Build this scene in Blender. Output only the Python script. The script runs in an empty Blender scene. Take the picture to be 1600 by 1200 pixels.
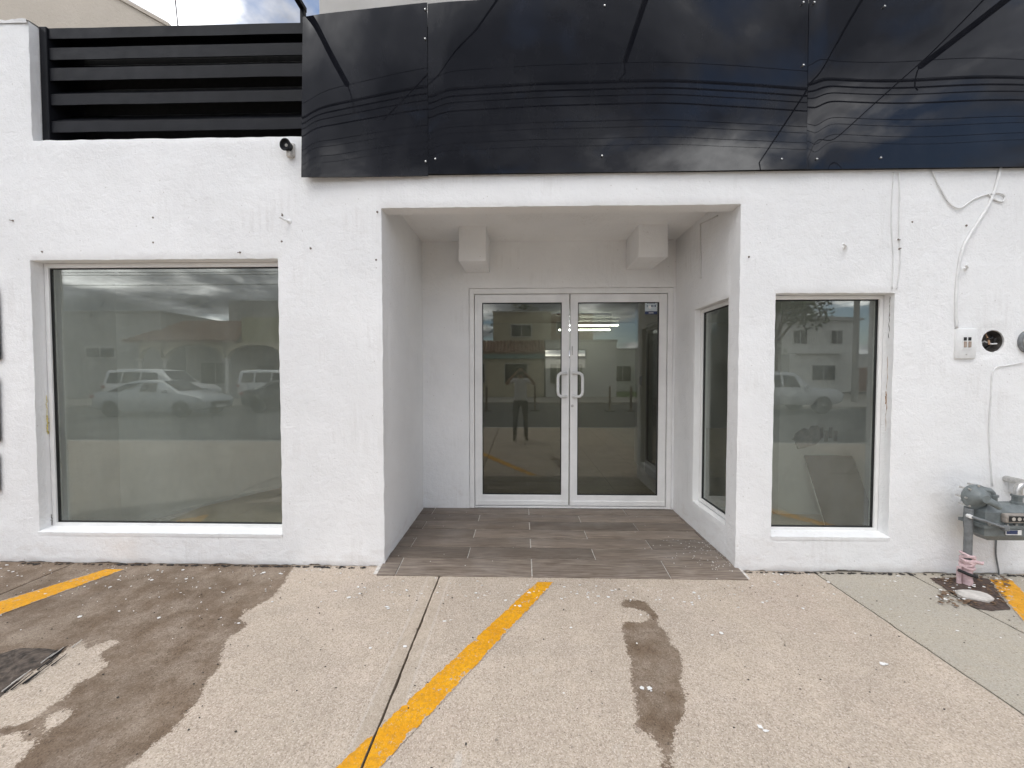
import bpy, bmesh, math, random
from mathutils import Vector, Matrix, noise as mnoise
R = math.radians
random.seed(11)
scene = bpy.context.scene
C = scene.collection

# ------------------------------------------------------------------ camera
CAM = Vector((0, 0, 1.6)); FPX = 600.0          # focal length in pixels of the 1600 px wide photo
YAW, PITCH = R(1.39), R(1.62)
cd = bpy.data.cameras.new('camera'); cam = bpy.data.objects.new('camera', cd); C.objects.link(cam)
cam.location = CAM; cam.rotation_euler = (R(90) - PITCH, 0, YAW)
cd.sensor_width = 36; cd.lens = 36 * FPX / 1600; cd.clip_start = 0.004; cd.clip_end = 3000
scene.camera = cam
# ------------------------------------------------------------------ world, sun, exposure
SUN_EL, SUN_AZ = R(66), R(196)                   # azimuth clockwise from +Y: behind the camera, a little left
world = bpy.data.worlds.new('World'); scene.world = world; world.use_nodes = True
def build_world():
    nt = world.node_tree; nt.nodes.clear(); L = nt.links.new
    out = nt.nodes.new('ShaderNodeOutputWorld'); bg = nt.nodes.new('ShaderNodeBackground')
    bg.inputs['Strength'].default_value = 0.12
    sky = nt.nodes.new('ShaderNodeTexSky'); sky.sky_type = 'NISHITA'; sky.sun_disc = False
    sky.sun_elevation = SUN_EL; sky.sun_rotation = SUN_AZ; sky.dust_density = 0.6; sky.ozone_density = 2.0
    tc = nt.nodes.new('ShaderNodeTexCoord'); sep = nt.nodes.new('ShaderNodeSeparateXYZ'); L(tc.outputs['Generated'], sep.inputs[0])
    zc = nt.nodes.new('ShaderNodeMath'); zc.operation = 'ADD'; zc.inputs[1].default_value = 0.18
    ab = nt.nodes.new('ShaderNodeMath'); ab.operation = 'ABSOLUTE'; L(sep.outputs[2], ab.inputs[0]); L(ab.outputs[0], zc.inputs[0])
    comb = nt.nodes.new('ShaderNodeCombineXYZ')
    for i in (0, 1):
        d = nt.nodes.new('ShaderNodeMath'); d.operation = 'DIVIDE'; L(sep.outputs[i], d.inputs[0]); L(zc.outputs[0], d.inputs[1]); L(d.outputs[0], comb.inputs[i])
    comb.inputs[2].default_value = 3.7
    def noise(scale, detail, rough, off=0.0, dist=0.0):
        n = nt.nodes.new('ShaderNodeTexNoise'); n.inputs['Scale'].default_value = scale; n.inputs['Detail'].default_value = detail
        n.inputs['Roughness'].default_value = rough; n.inputs['Distortion'].default_value = dist
        m = nt.nodes.new('ShaderNodeVectorMath'); m.operation = 'ADD'; m.inputs[1].default_value = (off, off * .7, 0)
        L(comb.outputs[0], m.inputs[0]); L(m.outputs[0], n.inputs['Vector']); return n
    def ramp(src, stops):
        r = nt.nodes.new('ShaderNodeValToRGB'); e = r.color_ramp.elements
        e[0].position, e[0].color = stops[0][0], (*stops[0][1], 1); e[1].position, e[1].color = stops[1][0], (*stops[1][1], 1)
        for p, c in stops[2:]:
            k = e.new(p); k.color = (*c, 1)
        L(src, r.inputs[0]); return r
    cover = ramp(noise(1.05, 8, .58, 0.4).outputs[0], [(.405, (0, 0, 0)), (.475, (1, 1, 1))])
    shade = ramp(noise(1.5, 7, .56, 9.3, .3).outputs[0], [(.38, (1.5, 1.6, 1.85)), (.67, (32, 32, 32)), (.49, (4.2, 4.35, 4.8)), (.56, (11.5, 11.5, 11.8))])
    mix = nt.nodes.new('ShaderNodeMixRGB'); L(cover.outputs[0], mix.inputs[0]); L(sky.outputs[0], mix.inputs[1]); L(shade.outputs[0], mix.inputs[2])
    L(mix.outputs[0], bg.inputs['Color']); L(bg.outputs[0], out.inputs[0])
build_world()
sd = bpy.data.lights.new('sun', 'SUN'); sun = bpy.data.objects.new('sun', sd); C.objects.link(sun)
sd.energy = 0.55; sd.angle = R(22); sd.color = (1.0, .98, .955)
sun.rotation_euler = (R(90) - SUN_EL, 0, math.pi - SUN_AZ)   # lamp -Z points from the sun to the scene
scene.view_settings.view_transform = 'Standard'; scene.view_settings.look = 'None'
scene.view_settings.exposure = 0.66; scene.view_settings.gamma = 1.0; scene.view_settings.use_curve_mapping = False
scene.render.resolution_x, scene.render.resolution_y = 1024, 768

# ------------------------------------------------------------------ pixel helpers (photo pixels -> world)
ROT = cam.rotation_euler.to_matrix()
def ray(u, v): return ROT @ Vector(((u - 800) / FPX, -(v - 600) / FPX, -1))
def PY(u, v, Y): d = ray(u, v); return CAM + d * (Y / d.y)            # on the plane y = Y
def PX(u, v, X): d = ray(u, v); return CAM + d * (X / d.x)            # on the plane x = X
def PZ(u, v, Z=0.0): d = ray(u, v); return CAM + d * ((Z - 1.6) / d.z)  # on the plane z = Z
def MIR(u, v, Yg, dist):                                               # seen in a mirror at y = Yg, dist from the mirrored camera
    p = PY(u, v, dist); return Vector((p.x, 2 * Yg - dist, p.z))

# ------------------------------------------------------------------ materials
class NT:
    def __init__(s, name):
        s.m = bpy.data.materials.new(name); s.m.use_nodes = True; s.t = s.m.node_tree; s.t.nodes.clear()
        s.out = s.t.nodes.new('ShaderNodeOutputMaterial')
    def L(s, a, b): s.t.links.new(a, b)
    def n(s, typ, **kw):
        nd = s.t.nodes.new('ShaderNode' + typ)
        for k, v in kw.items():
            if k in ('operation', 'blend_type', 'feature', 'distance', 'data_type', 'attribute_name', 'interpolation_type', 'noise_dimensions', 'invert'): setattr(nd, k, v)
        return nd
    def setin(s, nd, i, v):
        if v is None: return
        if isinstance(v, bpy.types.NodeSocket): s.L(v, nd.inputs[i])
        elif isinstance(v, tuple) and len(v) == 3 and nd.inputs[i].type == 'RGBA': nd.inputs[i].default_value = (*v, 1)
        else: nd.inputs[i].default_value = v
    def pos(s): return s.n('NewGeometry').outputs['Position']
    def obj(s): return s.n('TexCoord').outputs['Object']
    def rnd(s): return s.n('ObjectInfo').outputs['Random']
    def math(s, op, a, b=0.0, clamp=False):
        m = s.n('Math', operation=op); m.use_clamp = clamp; s.setin(m, 0, a); s.setin(m, 1, b); return m.outputs[0]
    def vmul(s, v, k, add=(0, 0, 0)):
        m = s.n('VectorMath', operation='MULTIPLY_ADD'); s.setin(m, 0, v); m.inputs[1].default_value = k; s.setin(m, 2, add); return m.outputs[0]
    def noise(s, vec, scale, detail=4, rough=.55, dist=0.0):
        n = s.n('TexNoise'); s.setin(n, 'Vector', vec); n.inputs['Scale'].default_value = scale; n.inputs['Detail'].default_value = detail
        n.inputs['Roughness'].default_value = rough; n.inputs['Distortion'].default_value = dist; return n.outputs[0]
    def voro(s, vec, scale, out='Distance', feature='F1'):
        n = s.n('TexVoronoi', feature=feature); s.setin(n, 'Vector', vec); n.inputs['Scale'].default_value = scale; return n.outputs[out]
    def ramp(s, src, *stops):
        r = s.n('ValToRGB'); e = r.color_ramp.elements
        stops = [(p, c if isinstance(c, tuple) else (c, c, c)) for p, c in stops]
        e[0].position, e[0].color = stops[0][0], (*stops[0][1], 1); e[1].position, e[1].color = stops[-1][0], (*stops[-1][1], 1)
        for p, c in stops[1:-1]:
            k = e.new(p); k.color = (*c, 1)
        s.L(src, r.inputs[0]); return r.outputs[0]
    def mix(s, f, a, b, bt='MIX'):
        m = s.n('MixRGB', blend_type=bt); s.setin(m, 0, f); s.setin(m, 1, a); s.setin(m, 2, b); return m.outputs[0]
    def bump(s, h, strength=.3, dist=.01, normal=None):
        b = s.n('Bump'); b.inputs['Strength'].default_value = strength; b.inputs['Distance'].default_value = dist
        s.L(h, b.inputs['Height'])
        if normal: s.L(normal, b.inputs['Normal'])
        return b.outputs[0]
    def attr(s, name): return s.n('Attribute', attribute_name=name).outputs['Fac'] if False else s._attr(name)
    def _attr(s, name):
        a = s.t.nodes.new('ShaderNodeAttribute'); a.attribute_name = name; return a.outputs['Fac']
    def principled(s, col, rough=.6, metal=0.0, normal=None, spec=.5, coat=0.0):
        p = s.n('BsdfPrincipled'); s.setin(p, 'Base Color', col); s.setin(p, 'Roughness', rough); s.setin(p, 'Metallic', metal)
        s.setin(p, 'Specular IOR Level', spec); s.setin(p, 'Coat Weight', coat)
        if normal: s.L(normal, p.inputs['Normal'])
        s.L(p.outputs[0], s.out.inputs[0]); return p
MATS = {}
def simple(name, col, rough=.6, metal=0.0, var=.12, scale=8.0, bump=0.0, bscale=120.0, spec=.5):
    if name in MATS: return MATS[name]
    t = NT(name); p = t.obj()
    f = t.noise(p, scale, 5, .6)
    lo = tuple(c * (1 - var) for c in col); hi = tuple(min(1, c * (1 + var)) for c in col)
    c = t.ramp(f, (.3, lo), (.7, hi))
    nrm = t.bump(t.noise(p, bscale, 3), bump, .003) if bump else None
    rg = t.ramp(t.noise(p, scale * 3, 4), (.3, max(.02, rough - .08)), (.7, min(1, rough + .08)))
    t.principled(c, rg, metal, nrm, spec)
    MATS[name] = t.m; return t.m

def stucco(name, base=(.84, .84, .835), rel=1.0, scuff=True):
    t = NT(name); p = t.pos()
    big = t.noise(p, 1.1, 5, .6); fine = t.noise(p, 70, 4, .6); mid = t.noise(p, 22, 5, .6)
    col = t.ramp(big, (.35, tuple(c * .95 for c in base)), (.65, tuple(min(.87, c * 1.03) for c in base)))
    col = t.mix(t.ramp(t.noise(p, 260, 3), (.3, .10), (.5, 0.0)), col, tuple(c * .86 for c in base))
    if scuff:   # dirty brush streaks and scuffs where old paint shows through
        st = t.noise(t.vmul(p, (38, 38, 2.4)), 1.0, 5, .6)
        patch = t.math('MULTIPLY', t.ramp(t.noise(p, 2.3, 4, .6), (.52, 0.0), (.66, 1.0)), t.ramp(st, (.45, 0.0), (.62, 1.0)))
        low = t.ramp(t.n('SeparateXYZ').outputs[2], (0, 1.0), (1, 1.0)) if False else None
        col = t.mix(t.math('MULTIPLY', patch, .16), col, (.52, .49, .46))
        sz = t.n('SeparateXYZ'); t.L(p, sz.inputs[0])           # splashed dirt with its own ragged outline along the foot
        spl = t.math('SUBTRACT', t.noise(t.vmul(p, (2.2, 2.2, 5.0)), 2.4, 8, .7), t.math('MULTIPLY', sz.outputs[2], .55))
        col = t.mix(t.ramp(spl, (.42, 0.0), (.56, .20)), col, (.56, .50, .45))
        sp = t.voro(p, 9.0); col = t.mix(t.ramp(sp, (.035, .55), (.055, 0.0)), col, (.48, .45, .42))
    h = t.math('ADD', t.math('MULTIPLY', mid, .9), t.math('MULTIPLY', fine, .55))
    b = t.bump(h, .52 * rel, .012); b2 = t.bump(t.noise(p, 5, 3), .3 * rel, .02, b)
    t.principled(col, .82, 0, b2, .25); return t.m
STUCCO = stucco('white_stucco')
STUCCO_IN = stucco('interior_plaster', (.78, .78, .75), .35, False)
BEIGE = stucco('beige_render', (.50, .445, .375), 1.2, True)
GREYW = stucco('grey_render', (.46, .45, .43), 1.0, True)

def concrete_nodes(t, grey=False, wet=True):
    p = t.pos(); sx = t.n('SeparateXYZ'); t.L(p, sx.inputs[0])
    big = t.noise(p, 1.3, 6, .65); mid = t.noise(p, 6.5, 5, .65)
    if grey: col = t.ramp(big, (.3, (.385, .35, .28)), (.7, (.445, .405, .325)))
    else: col = t.ramp(big, (.30, (.47, .38, .315)), (.5, (.58, .49, .39)), (.70, (.56, .47, .40)))
    col = t.mix(t.ramp(t.noise(p, 30, 5, .7), (.32, .55), (.56, 0.0)), col, (.33, .27, .20) if not grey else (.38, .36, .31))
    col = t.mix(t.ramp(t.noise(p, 1.1, 8, .72, .8), (.40, .55), (.56, 0.0)), col, (.36, .31, .25) if not grey else (.36, .34, .295))
    col = t.mix(t.ramp(mid, (.36, .55), (.60, 0.0)), col, (.385, .32, .25) if not grey else (.40, .375, .32))
    # aggregate showing through the worn surface
    vc = t.n('TexVoronoi', feature='F1'); t.L(p, vc.inputs['Vector']); vc.inputs['Scale'].default_value = 170
    hsv = t.ramp(t.math('FRACT', t.math('MULTIPLY', vc.outputs['Color'], 7.31)), (.0, (.24, .185, .145)), (.3, (.45, .37, .30)), (.72, (.57, .485, .405)), (1.0, (.72, .64, .55)))
    bd = t.math('ABSOLUTE', t.math('ADD', sx.outputs[0], .645))
    smooth = t.ramp(bd, (.080, 0.0), (.088, 1.0)); line = t.math('MULTIPLY', t.ramp(bd, (.074, 0.0), (.082, 1.0)), t.ramp(bd, (.090, 1.0), (.098, 0.0)))
    agg = t.math('MULTIPLY', .25 if grey else .75, t.math('MULTIPLY_ADD', smooth, .65)); agg.node.inputs[1].default_value = 1.0
    sm_ = t.math('ADD', t.math('MULTIPLY', smooth, .55), .45); agg = t.math('MULTIPLY', sm_, .35 if grey else .75)
    col = t.mix(t.math('MULTIPLY', line, .35), col, (.62, .58, .53))
    col = t.mix(t.math('MULTIPLY', t.ramp(vc.outputs['Distance'], (.35, 1.0), (.62, .25)), agg), col, hsv)
    dk = t.noise(p, 95, 4, .65); col = t.mix(t.ramp(dk, (.33, .75), (.43, 0.0)), col, (.19, .15, .115))
    dk2 = t.noise(p, 34, 4, .6); col = t.mix(t.ramp(dk2, (.30, .7), (.365, 0.0)), col, (.20, .165, .13))
    # cement smears
    sm = t.noise(t.vmul(p, (1.0, .8, 1)), 2.6, 5, .6, 1.2); col = t.mix(t.ramp(sm, (.66, 0.0), (.76, .33)), col, (.60, .58, .56))
    # drops of white wall paint, denser towards the wall
    w = t.voro(t.vmul(p, (1, 1, 1)), 26.0, 'Distance'); wc = t.voro(p, 26.0, 'Color')
    near = t.ramp(t.math('MULTIPLY', sx.outputs[1], .31), (.70, .006), (.97, .06))
    drop = t.math('MULTIPLY', t.ramp(w, (.12, 1.0), (.20, 0.0)), t.math('LESS_THAN', t.math('FRACT', t.math('MULTIPLY', wc, 13.7)), near))
    col = t.mix(drop, col, (.78, .77, .75))
    rough = t.ramp(mid, (.3, .78), (.7, .92))
    if wet:
        a = t.attr('wet'); e = t.math('ADD', a, t.math('ADD', t.math('MULTIPLY', t.math('SUBTRACT', t.noise(p, 11, 10, .82), .5), 2.3), t.math('MULTIPLY', t.math('SUBTRACT', t.noise(p, 70, 5, .75), .5), 1.6)))
        m = t.ramp(e, (.47, 0.0), (.53, 1.0))
        tone = t.math('MULTIPLY', m, t.ramp(t.noise(p, 4.2, 7, .68), (.30, .50), (.60, 1.0)))
        wetcol = t.mix(1.0, col, (.34, .285, .235), 'MULTIPLY')
        col = t.mix(tone, col, wetcol)
        rough = t.mix(t.math('MULTIPLY', tone, .55), rough, (.42, .42, .42))
    h = t.math('ADD', t.math('MULTIPLY', t.noise(p, 120, 3), .5), t.math('MULTIPLY', vc.outputs['Distance'], -.35))
    h = t.math('ADD', h, t.math('MULTIPLY', t.noise(p, 9, 4), .8))
    return col, rough, t.bump(h, .45, .006)
def concrete(name, grey=False):
    t = NT(name); c, r, b = concrete_nodes(t, grey); t.principled(c, r, 0, b, .3); return t.m
CONC = concrete('pavement_concrete'); CONC_G = concrete('smooth_grey_concrete', True)
def yellow_paint():
    t = NT('worn_yellow_paint'); c, r, b = concrete_nodes(t, False, False); p = t.pos()
    ed = t.attr('edge')                                  # 0 on the edge of the stripe, 1 in the middle
    f = t.math('ADD', t.noise(p, 15, 7, .68), t.math('MULTIPLY', t.math('SUBTRACT', t.ramp(ed, (0, 0.0), (.16, 1.0)), 1), .16))
    m = t.ramp(f, (.372, 0.0), (.405, 1.0))
    wr = t.noise(p, 120, 3, .6); m = t.math('MULTIPLY', m, t.ramp(wr, (.30, .25), (.40, 1.0)))
    y = t.ramp(t.noise(p, 5, 5, .6), (.3, (.68, .295, .002)), (.7, (.80, .385, .004)))
    y = t.mix(t.ramp(t.noise(p, 48, 4, .7), (.38, .55), (.54, 0.0)), y, (.45, .22, .02))
    t.principled(t.mix(m, c, y), .62, 0, b, .35); return t.m
YELLOW = yellow_paint()
def wood_tile():
    t = NT('wood_look_porcelain'); p = t.pos(); r = t.rnd()
    off = t.n('CombineXYZ'); t.L(t.math('MULTIPLY', r, 37.0), off.inputs[0]); t.L(t.math('MULTIPLY', r, 11.0), off.inputs[1])
    q = t.vmul(p, (1, 1, 1), off.outputs[0])
    g = t.noise(t.vmul(q, (1.3, 21, 1)), 2.0, 7, .62, 1.6); fine = t.noise(t.vmul(q, (6, 130, 1)), 1.0, 4, .6)
    col = t.ramp(g, (.28, (.098, .074, .056)), (.48, (.185, .147, .116)), (.66, (.28, .232, .19)), (.8, (.34, .29, .242)))
    col = t.mix(t.ramp(fine, (.35, .5), (.6, 0.0)), col, (.06, .045, .036))
    col = t.mix(1.0, col, t.ramp(r, (0, .70), (1, 1.28)), 'MULTIPLY')
    # plaster dust and drops
    d = t.voro(p, 30.0); dc = t.voro(p, 30.0, 'Color'); col = t.mix(t.math('MULTIPLY', t.ramp(d, (.10, 1.0), (.17, 0.0)), t.math('LESS_THAN', t.math('FRACT', t.math('MULTIPLY', dc, 9.7)), .035)), col, (.7, .69, .66))
    col = t.mix(t.ramp(t.noise(p, 2.2, 6, .65), (.48, 0.0), (.75, .22)), col, (.42, .39, .36))
    t.principled(col, t.ramp(g, (.3, .42), (.7, .56)), 0, t.bump(fine, .15, .002), .4); return t.m
WOODT = wood_tile()
def glass(name, tint, refl, dust=.02):
    t = NT(name); tr = t.n('BsdfTransparent'); tr.inputs[0].default_value = (*tint, 1)
    gl = t.n('BsdfGlossy'); gl.inputs['Roughness'].default_value = 0.0; gl.inputs['Color'].default_value = (.95, .97, .95, 1)
    ge = t.n('NewGeometry'); dp = t.n('VectorMath', operation='DOT_PRODUCT'); t.L(ge.outputs['Incoming'], dp.inputs[0]); t.L(ge.outputs['Normal'], dp.inputs[1])
    cs = t.math('SUBTRACT', 1.0, t.math('ABSOLUTE', dp.outputs['Value']), True)
    fr = t.math('MULTIPLY_ADD', t.math('POWER', cs, 5.0), .96); fr.node.inputs[2].default_value = .04
    f = t.math('ADD', fr, refl, True)
    mx = t.n('MixShader'); t.L(f, mx.inputs[0]); t.L(tr.outputs[0], mx.inputs[1]); t.L(gl.outputs[0], mx.inputs[2])
    df = t.n('BsdfDiffuse'); df.inputs[0].default_value = (.55, .57, .54, 1)
    ms = t.n('MixShader'); t.L(t.math('MULTIPLY', t.ramp(t.noise(t.vmul(t.pos(), (3, 3, 1.2)), 1.5, 6, .65), (.35, .4), (.7, 1.3)), dust), ms.inputs[0]); t.L(mx.outputs[0], ms.inputs[1]); t.L(df.outputs[0], ms.inputs[2])
    t.L(ms.outputs[0], t.out.inputs[0]); return t.m
GLASS = glass('tinted_window_glass', (.87, .895, .87), .052, .062)
GLASS_D = glass('tinted_door_glass', (.62, .62, .56), .042, .018)
def black_panel():
    t = NT('black_gloss_panel'); p = t.pos()
    c = t.ramp(t.noise(p, 3, 5), (.3, (.006, .0065, .009)), (.7, (.011, .0115, .015)))
    dust = t.ramp(t.noise(t.vmul(p, (3, 3, .9)), 2.0, 7, .7), (.5, 0.0), (.85, .015)); c = t.mix(dust, c, (.4, .4, .38))
    t.principled(c, t.ramp(t.noise(p, 7, 5), (.3, .006), (.7, .02)), 0, None, .34); return t.m
PANEL = black_panel()
BLACKM = simple('black_paint_metal', (.009, .0095, .012), .42, 0, .35, 3, .2, 60, .14)
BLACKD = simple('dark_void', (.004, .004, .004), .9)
ALU = simple('white_aluminium', (.82, .815, .80), .38, 0, .06, 5, .1, 40)
GASK = simple('black_gasket', (.012, .012, .012), .6)
CHROME = simple('screw_steel', (.55, .54, .52), .35, .9, .2, 60)
RUST = simple('rusty_plug', (.20, .165, .14), .8, 0, .4, 90)
CABLE = simple('black_cable', (.012, .012, .013), .6)
WCABLE = simple('white_cable', (.72, .72, .71), .5, 0, .1, 12)
METER = simple('grey_meter_paint', (.155, .175, .175), .48, 0, .25, 20, .25, 90)
PIPE = simple('grey_pipe_paint', (.17, .18, .185), .5, 0, .3, 25, .3, 80)
PINK = simple('pink_wrap_tape', (.62, .46, .47), .7, 0, .2, 40, .5, 60)
PLAST = simple('white_plastic', (.76, .76, .75), .42, 0, .06, 20)
SOIL = simple('dark_soil', (.075, .052, .042), .95, 0, .6, 35, 1.0, 70)
STONE = simple('pale_stone', (.55, .52, .48), .9, 0, .2, 14, .6, 60)
CHIP = simple('paint_chip', (.78, .77, .75), .7, 0, .05, 20)
GROUT = simple('grout', (.60, .57, .53), .9, 0, .3, 30)
def asphalt():
    t = NT('asphalt'); p = t.pos(); c = t.ramp(t.noise(p, .5, 6, .6), (.3, (.085, .083, .08)), (.7, (.14, .135, .128)))
    c = t.mix(t.ramp(t.noise(p, 160, 2), (.4, .4), (.6, 0.0)), c, (.05, .05, .05)); t.principled(c, .85, 0, t.bump(t.noise(p, 150, 3), .4, .005), .3); return t.m
ASPH = asphalt()

# ------------------------------------------------------------------ builders
ORG = {}
class MB:
    def __init__(s): s.v = []; s.f = []
    def add(s, vs, fs):
        b = len(s.v); s.v += [Vector(v) for v in vs]; s.f += [tuple(i + b for i in f) for f in fs]; return s
    def box(s, a, b, bev=0.0):
        x0, x1 = sorted((a[0], b[0])); y0, y1 = sorted((a[1], b[1])); z0, z1 = sorted((a[2], b[2]))
        if bev <= 0:
            return s.add([(x0,y0,z0),(x1,y0,z0),(x1,y1,z0),(x0,y1,z0),(x0,y0,z1),(x1,y0,z1),(x1,y1,z1),(x0,y1,z1)],
                         [(0,3,2,1),(4,5,6,7),(0,1,5,4),(1,2,6,5),(2,3,7,6),(3,0,4,7)])
        bm = bmesh.new(); bmesh.ops.create_cube(bm, size=1)
        for v in bm.verts: v.co = Vector(((x0+x1)/2 + v.co.x*(x1-x0), (y0+y1)/2 + v.co.y*(y1-y0), (z0+z1)/2 + v.co.z*(z1-z0)))
        bmesh.ops.bevel(bm, geom=bm.edges[:], offset=min(bev, (x1-x0)/2.1, (y1-y0)/2.1, (z1-z0)/2.1), segments=2, affect='EDGES', profile=.5)
        bm.verts.index_update(); s.add([v.co.copy() for v in bm.verts], [[v.index for v in f.verts] for f in bm.faces]); bm.free(); return s
    def tube(s, path, r, n=8, cap=True):
        path = [Vector(p) for p in path]; rs = r if isinstance(r, (list, tuple)) else [r] * len(path); rings = []
        up = None
        for i, p in enumerate(path):
            d = (path[min(i+1, len(path)-1)] - path[max(i-1, 0)]).normalized()
            if up is None:
                up = Vector((0,0,1)) if abs(d.z) < .9 else Vector((1,0,0))
            a = d.cross(up).normalized(); b = a.cross(d).normalized(); up = b
            rings.append([p + (a*math.cos(2*math.pi*k/n) + b*math.sin(2*math.pi*k/n)) * rs[i] for k in range(n)])
        vs = [q for rg in rings for q in rg]; fs = []
        for i in range(len(path)-1):
            for k in range(n): fs.append((i*n+k, i*n+(k+1)%n, (i+1)*n+(k+1)%n, (i+1)*n+k))
        if cap: fs += [tuple(range(n))[::-1], tuple((len(path)-1)*n+k for k in range(n))]
        return s.add(vs, fs)
    def lathe(s, c, axis, prof, n=24):
        c = Vector(c); ax = Vector(axis).normalized(); a = ax.orthogonal().normalized(); b = ax.cross(a)
        vs = [c + ax*h + (a*math.cos(2*math.pi*k/n) + b*math.sin(2*math.pi*k/n))*r for h, r in prof for k in range(n)]; fs = []
        for i in range(len(prof)-1):
            for k in range(n): fs.append((i*n+k, i*n+(k+1)%n, (i+1)*n+(k+1)%n, (i+1)*n+k))
        fs += [tuple(range(n))[::-1], tuple((len(prof)-1)*n+k for k in range(n))]
        return s.add(vs, fs)
    def prism(s, poly, d):                                    # polygon extruded along vector d
        d = Vector(d); n = len(poly); vs = [Vector(p) for p in poly] + [Vector(p)+d for p in poly]
        return s.add(vs, [tuple(range(n))[::-1], tuple(range(n, 2*n))] + [(i, (i+1)%n, n+(i+1)%n, n+i) for i in range(n)])
    def build(s, name, mat, parent=None, smooth=False, attrs=None):
        org = ORG.get(parent.name, Vector()) if parent else Vector()
        me = bpy.data.meshes.new(name); me.from_pydata([v - org for v in s.v], [], s.f)
        bm = bmesh.new(); bm.from_mesh(me); bmesh.ops.recalc_face_normals(bm, faces=bm.faces[:]); bm.to_mesh(me); bm.free()
        if smooth:
            me.polygons.foreach_set('use_smooth', [True] * len(me.polygons))
            if smooth != 'all': me.set_sharp_from_angle(angle=R(40))
        for an, vals in (attrs or {}).items():
            at = me.attributes.new(an, 'FLOAT', 'POINT'); at.data.foreach_set('value', vals)
        me.materials.append(mat); o = bpy.data.objects.new(name, me); C.objects.link(o)
        if parent: o.parent = parent; ORG[o.name] = org
        return o
def tag(o, label, cat, group=None):
    o['label'] = label; o['category'] = cat
    if group: o['group'] = group
    return o
def thing(name, label, cat, loc=(0,0,0), group=None, local=False):
    o = bpy.data.objects.new(name, None); C.objects.link(o); o.location = loc; o.empty_display_size = .1
    ORG[o.name] = Vector() if local else Vector(loc); return tag(o, label, cat, group)
def struct(o): o['kind'] = 'structure'; return o
def nz(x, y=0.0, z=0.0): return mnoise.noise(Vector((x, y, z)))
def copy_tree(o, parent=None):
    c = o.copy(); C.objects.link(c); c.parent = parent
    for ch in list(o.children): copy_tree(ch, c)
    return c

WY = 3.10                                                      # the facade plane
def wall_panel(name, mat, parent, fmap, a0, a1, b0, b1, holes, t, res=.03, jit=.004, ragged_base=False, relief=.0025):
    """plastered wall in its own (a, b) plane; d runs into the wall. holes: (a0, a1, b0, b1, depth of reveal)"""
    def lines(lo, hi, ext, step):
        pts = sorted(set([lo, hi] + [e for e in ext if lo < e < hi])); out = [pts[0]]
        for p, q in zip(pts, pts[1:]):
            k = max(1, int(round((q-p)/step))); out += [p + (q-p)*i/k for i in range(1, k+1)]
        return out
    def make(step):
        A = lines(a0, a1, [h[i] for h in holes for i in (0, 1)], step); B = lines(b0, b1, [h[i] for h in holes for i in (2, 3)], step)
        return A, B
    def inhole(a, b):
        for h in holes:
            if h[0] < a < h[1] and h[2] < b < h[3]: return h
    A, B = make(res); mb = MB(); idx = {}; seed = hash(name) % 50 if False else len(name) * 3.1
    cell = {(i, j): inhole((A[i]+A[i+1])/2, (B[j]+B[j+1])/2) for i in range(len(A)-1) for j in range(len(B)-1)}
    def isolid(i, j): return (i, j) in cell and cell[(i, j)] is None
    def vid(i, j, lvl, dep=0.0):
        k = (i, j, lvl)
        if k in idx: return idx[k]
        a, b = A[i], B[j]; d = dep
        if lvl == 0:
            d = nz(a*2.2, b*2.2, seed)*relief*1.5 + nz(a*9, b*9, seed)*relief
            edge = not all(isolid(ii, jj) for ii in (i-1, i) for jj in (j-1, j))
            if edge:
                d += .006; a += nz(a*11, b*11, 5+seed)*jit; b += nz(a*11, b*11, 9+seed)*jit
                if ragged_base and j == 0: b += .006 + .010*nz(a*5, 0, 3) + .007*nz(a*31, 0, 7) + (.012 if nz(a*2.1, 3, 1) > .28 else 0)
        elif lvl == 1:
            a += nz(a*7, b*7, 15+seed)*jit*.5; b += nz(a*7, b*7, 19+seed)*jit*.5
        idx[k] = len(mb.v); mb.v.append(Vector(fmap(a, b, d))); return idx[k]
    for (i, j), h in cell.items():
        if h is None: mb.f.append((vid(i,j,0), vid(i+1,j,0), vid(i+1,j+1,0), vid(i,j+1,0)))
    for (i, j), h in cell.items():
        if h is not None: continue
        for di, dj, p, q in ((-1,0,(i,j),(i,j+1)), (1,0,(i+1,j),(i+1,j+1)), (0,-1,(i,j),(i+1,j)), (0,1,(i,j+1),(i+1,j+1))):
            n = (i+di, j+dj)
            if isolid(*n): continue
            dep = cell[n][4] if n in cell else t
            key = 1 if n in cell else 2
            mb.f.append((vid(*p,0), vid(*q,0), vid(*q,key,dep), vid(*p,key,dep)))
    return mb.build(name, mat, parent, 'all' if False else True)

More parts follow.
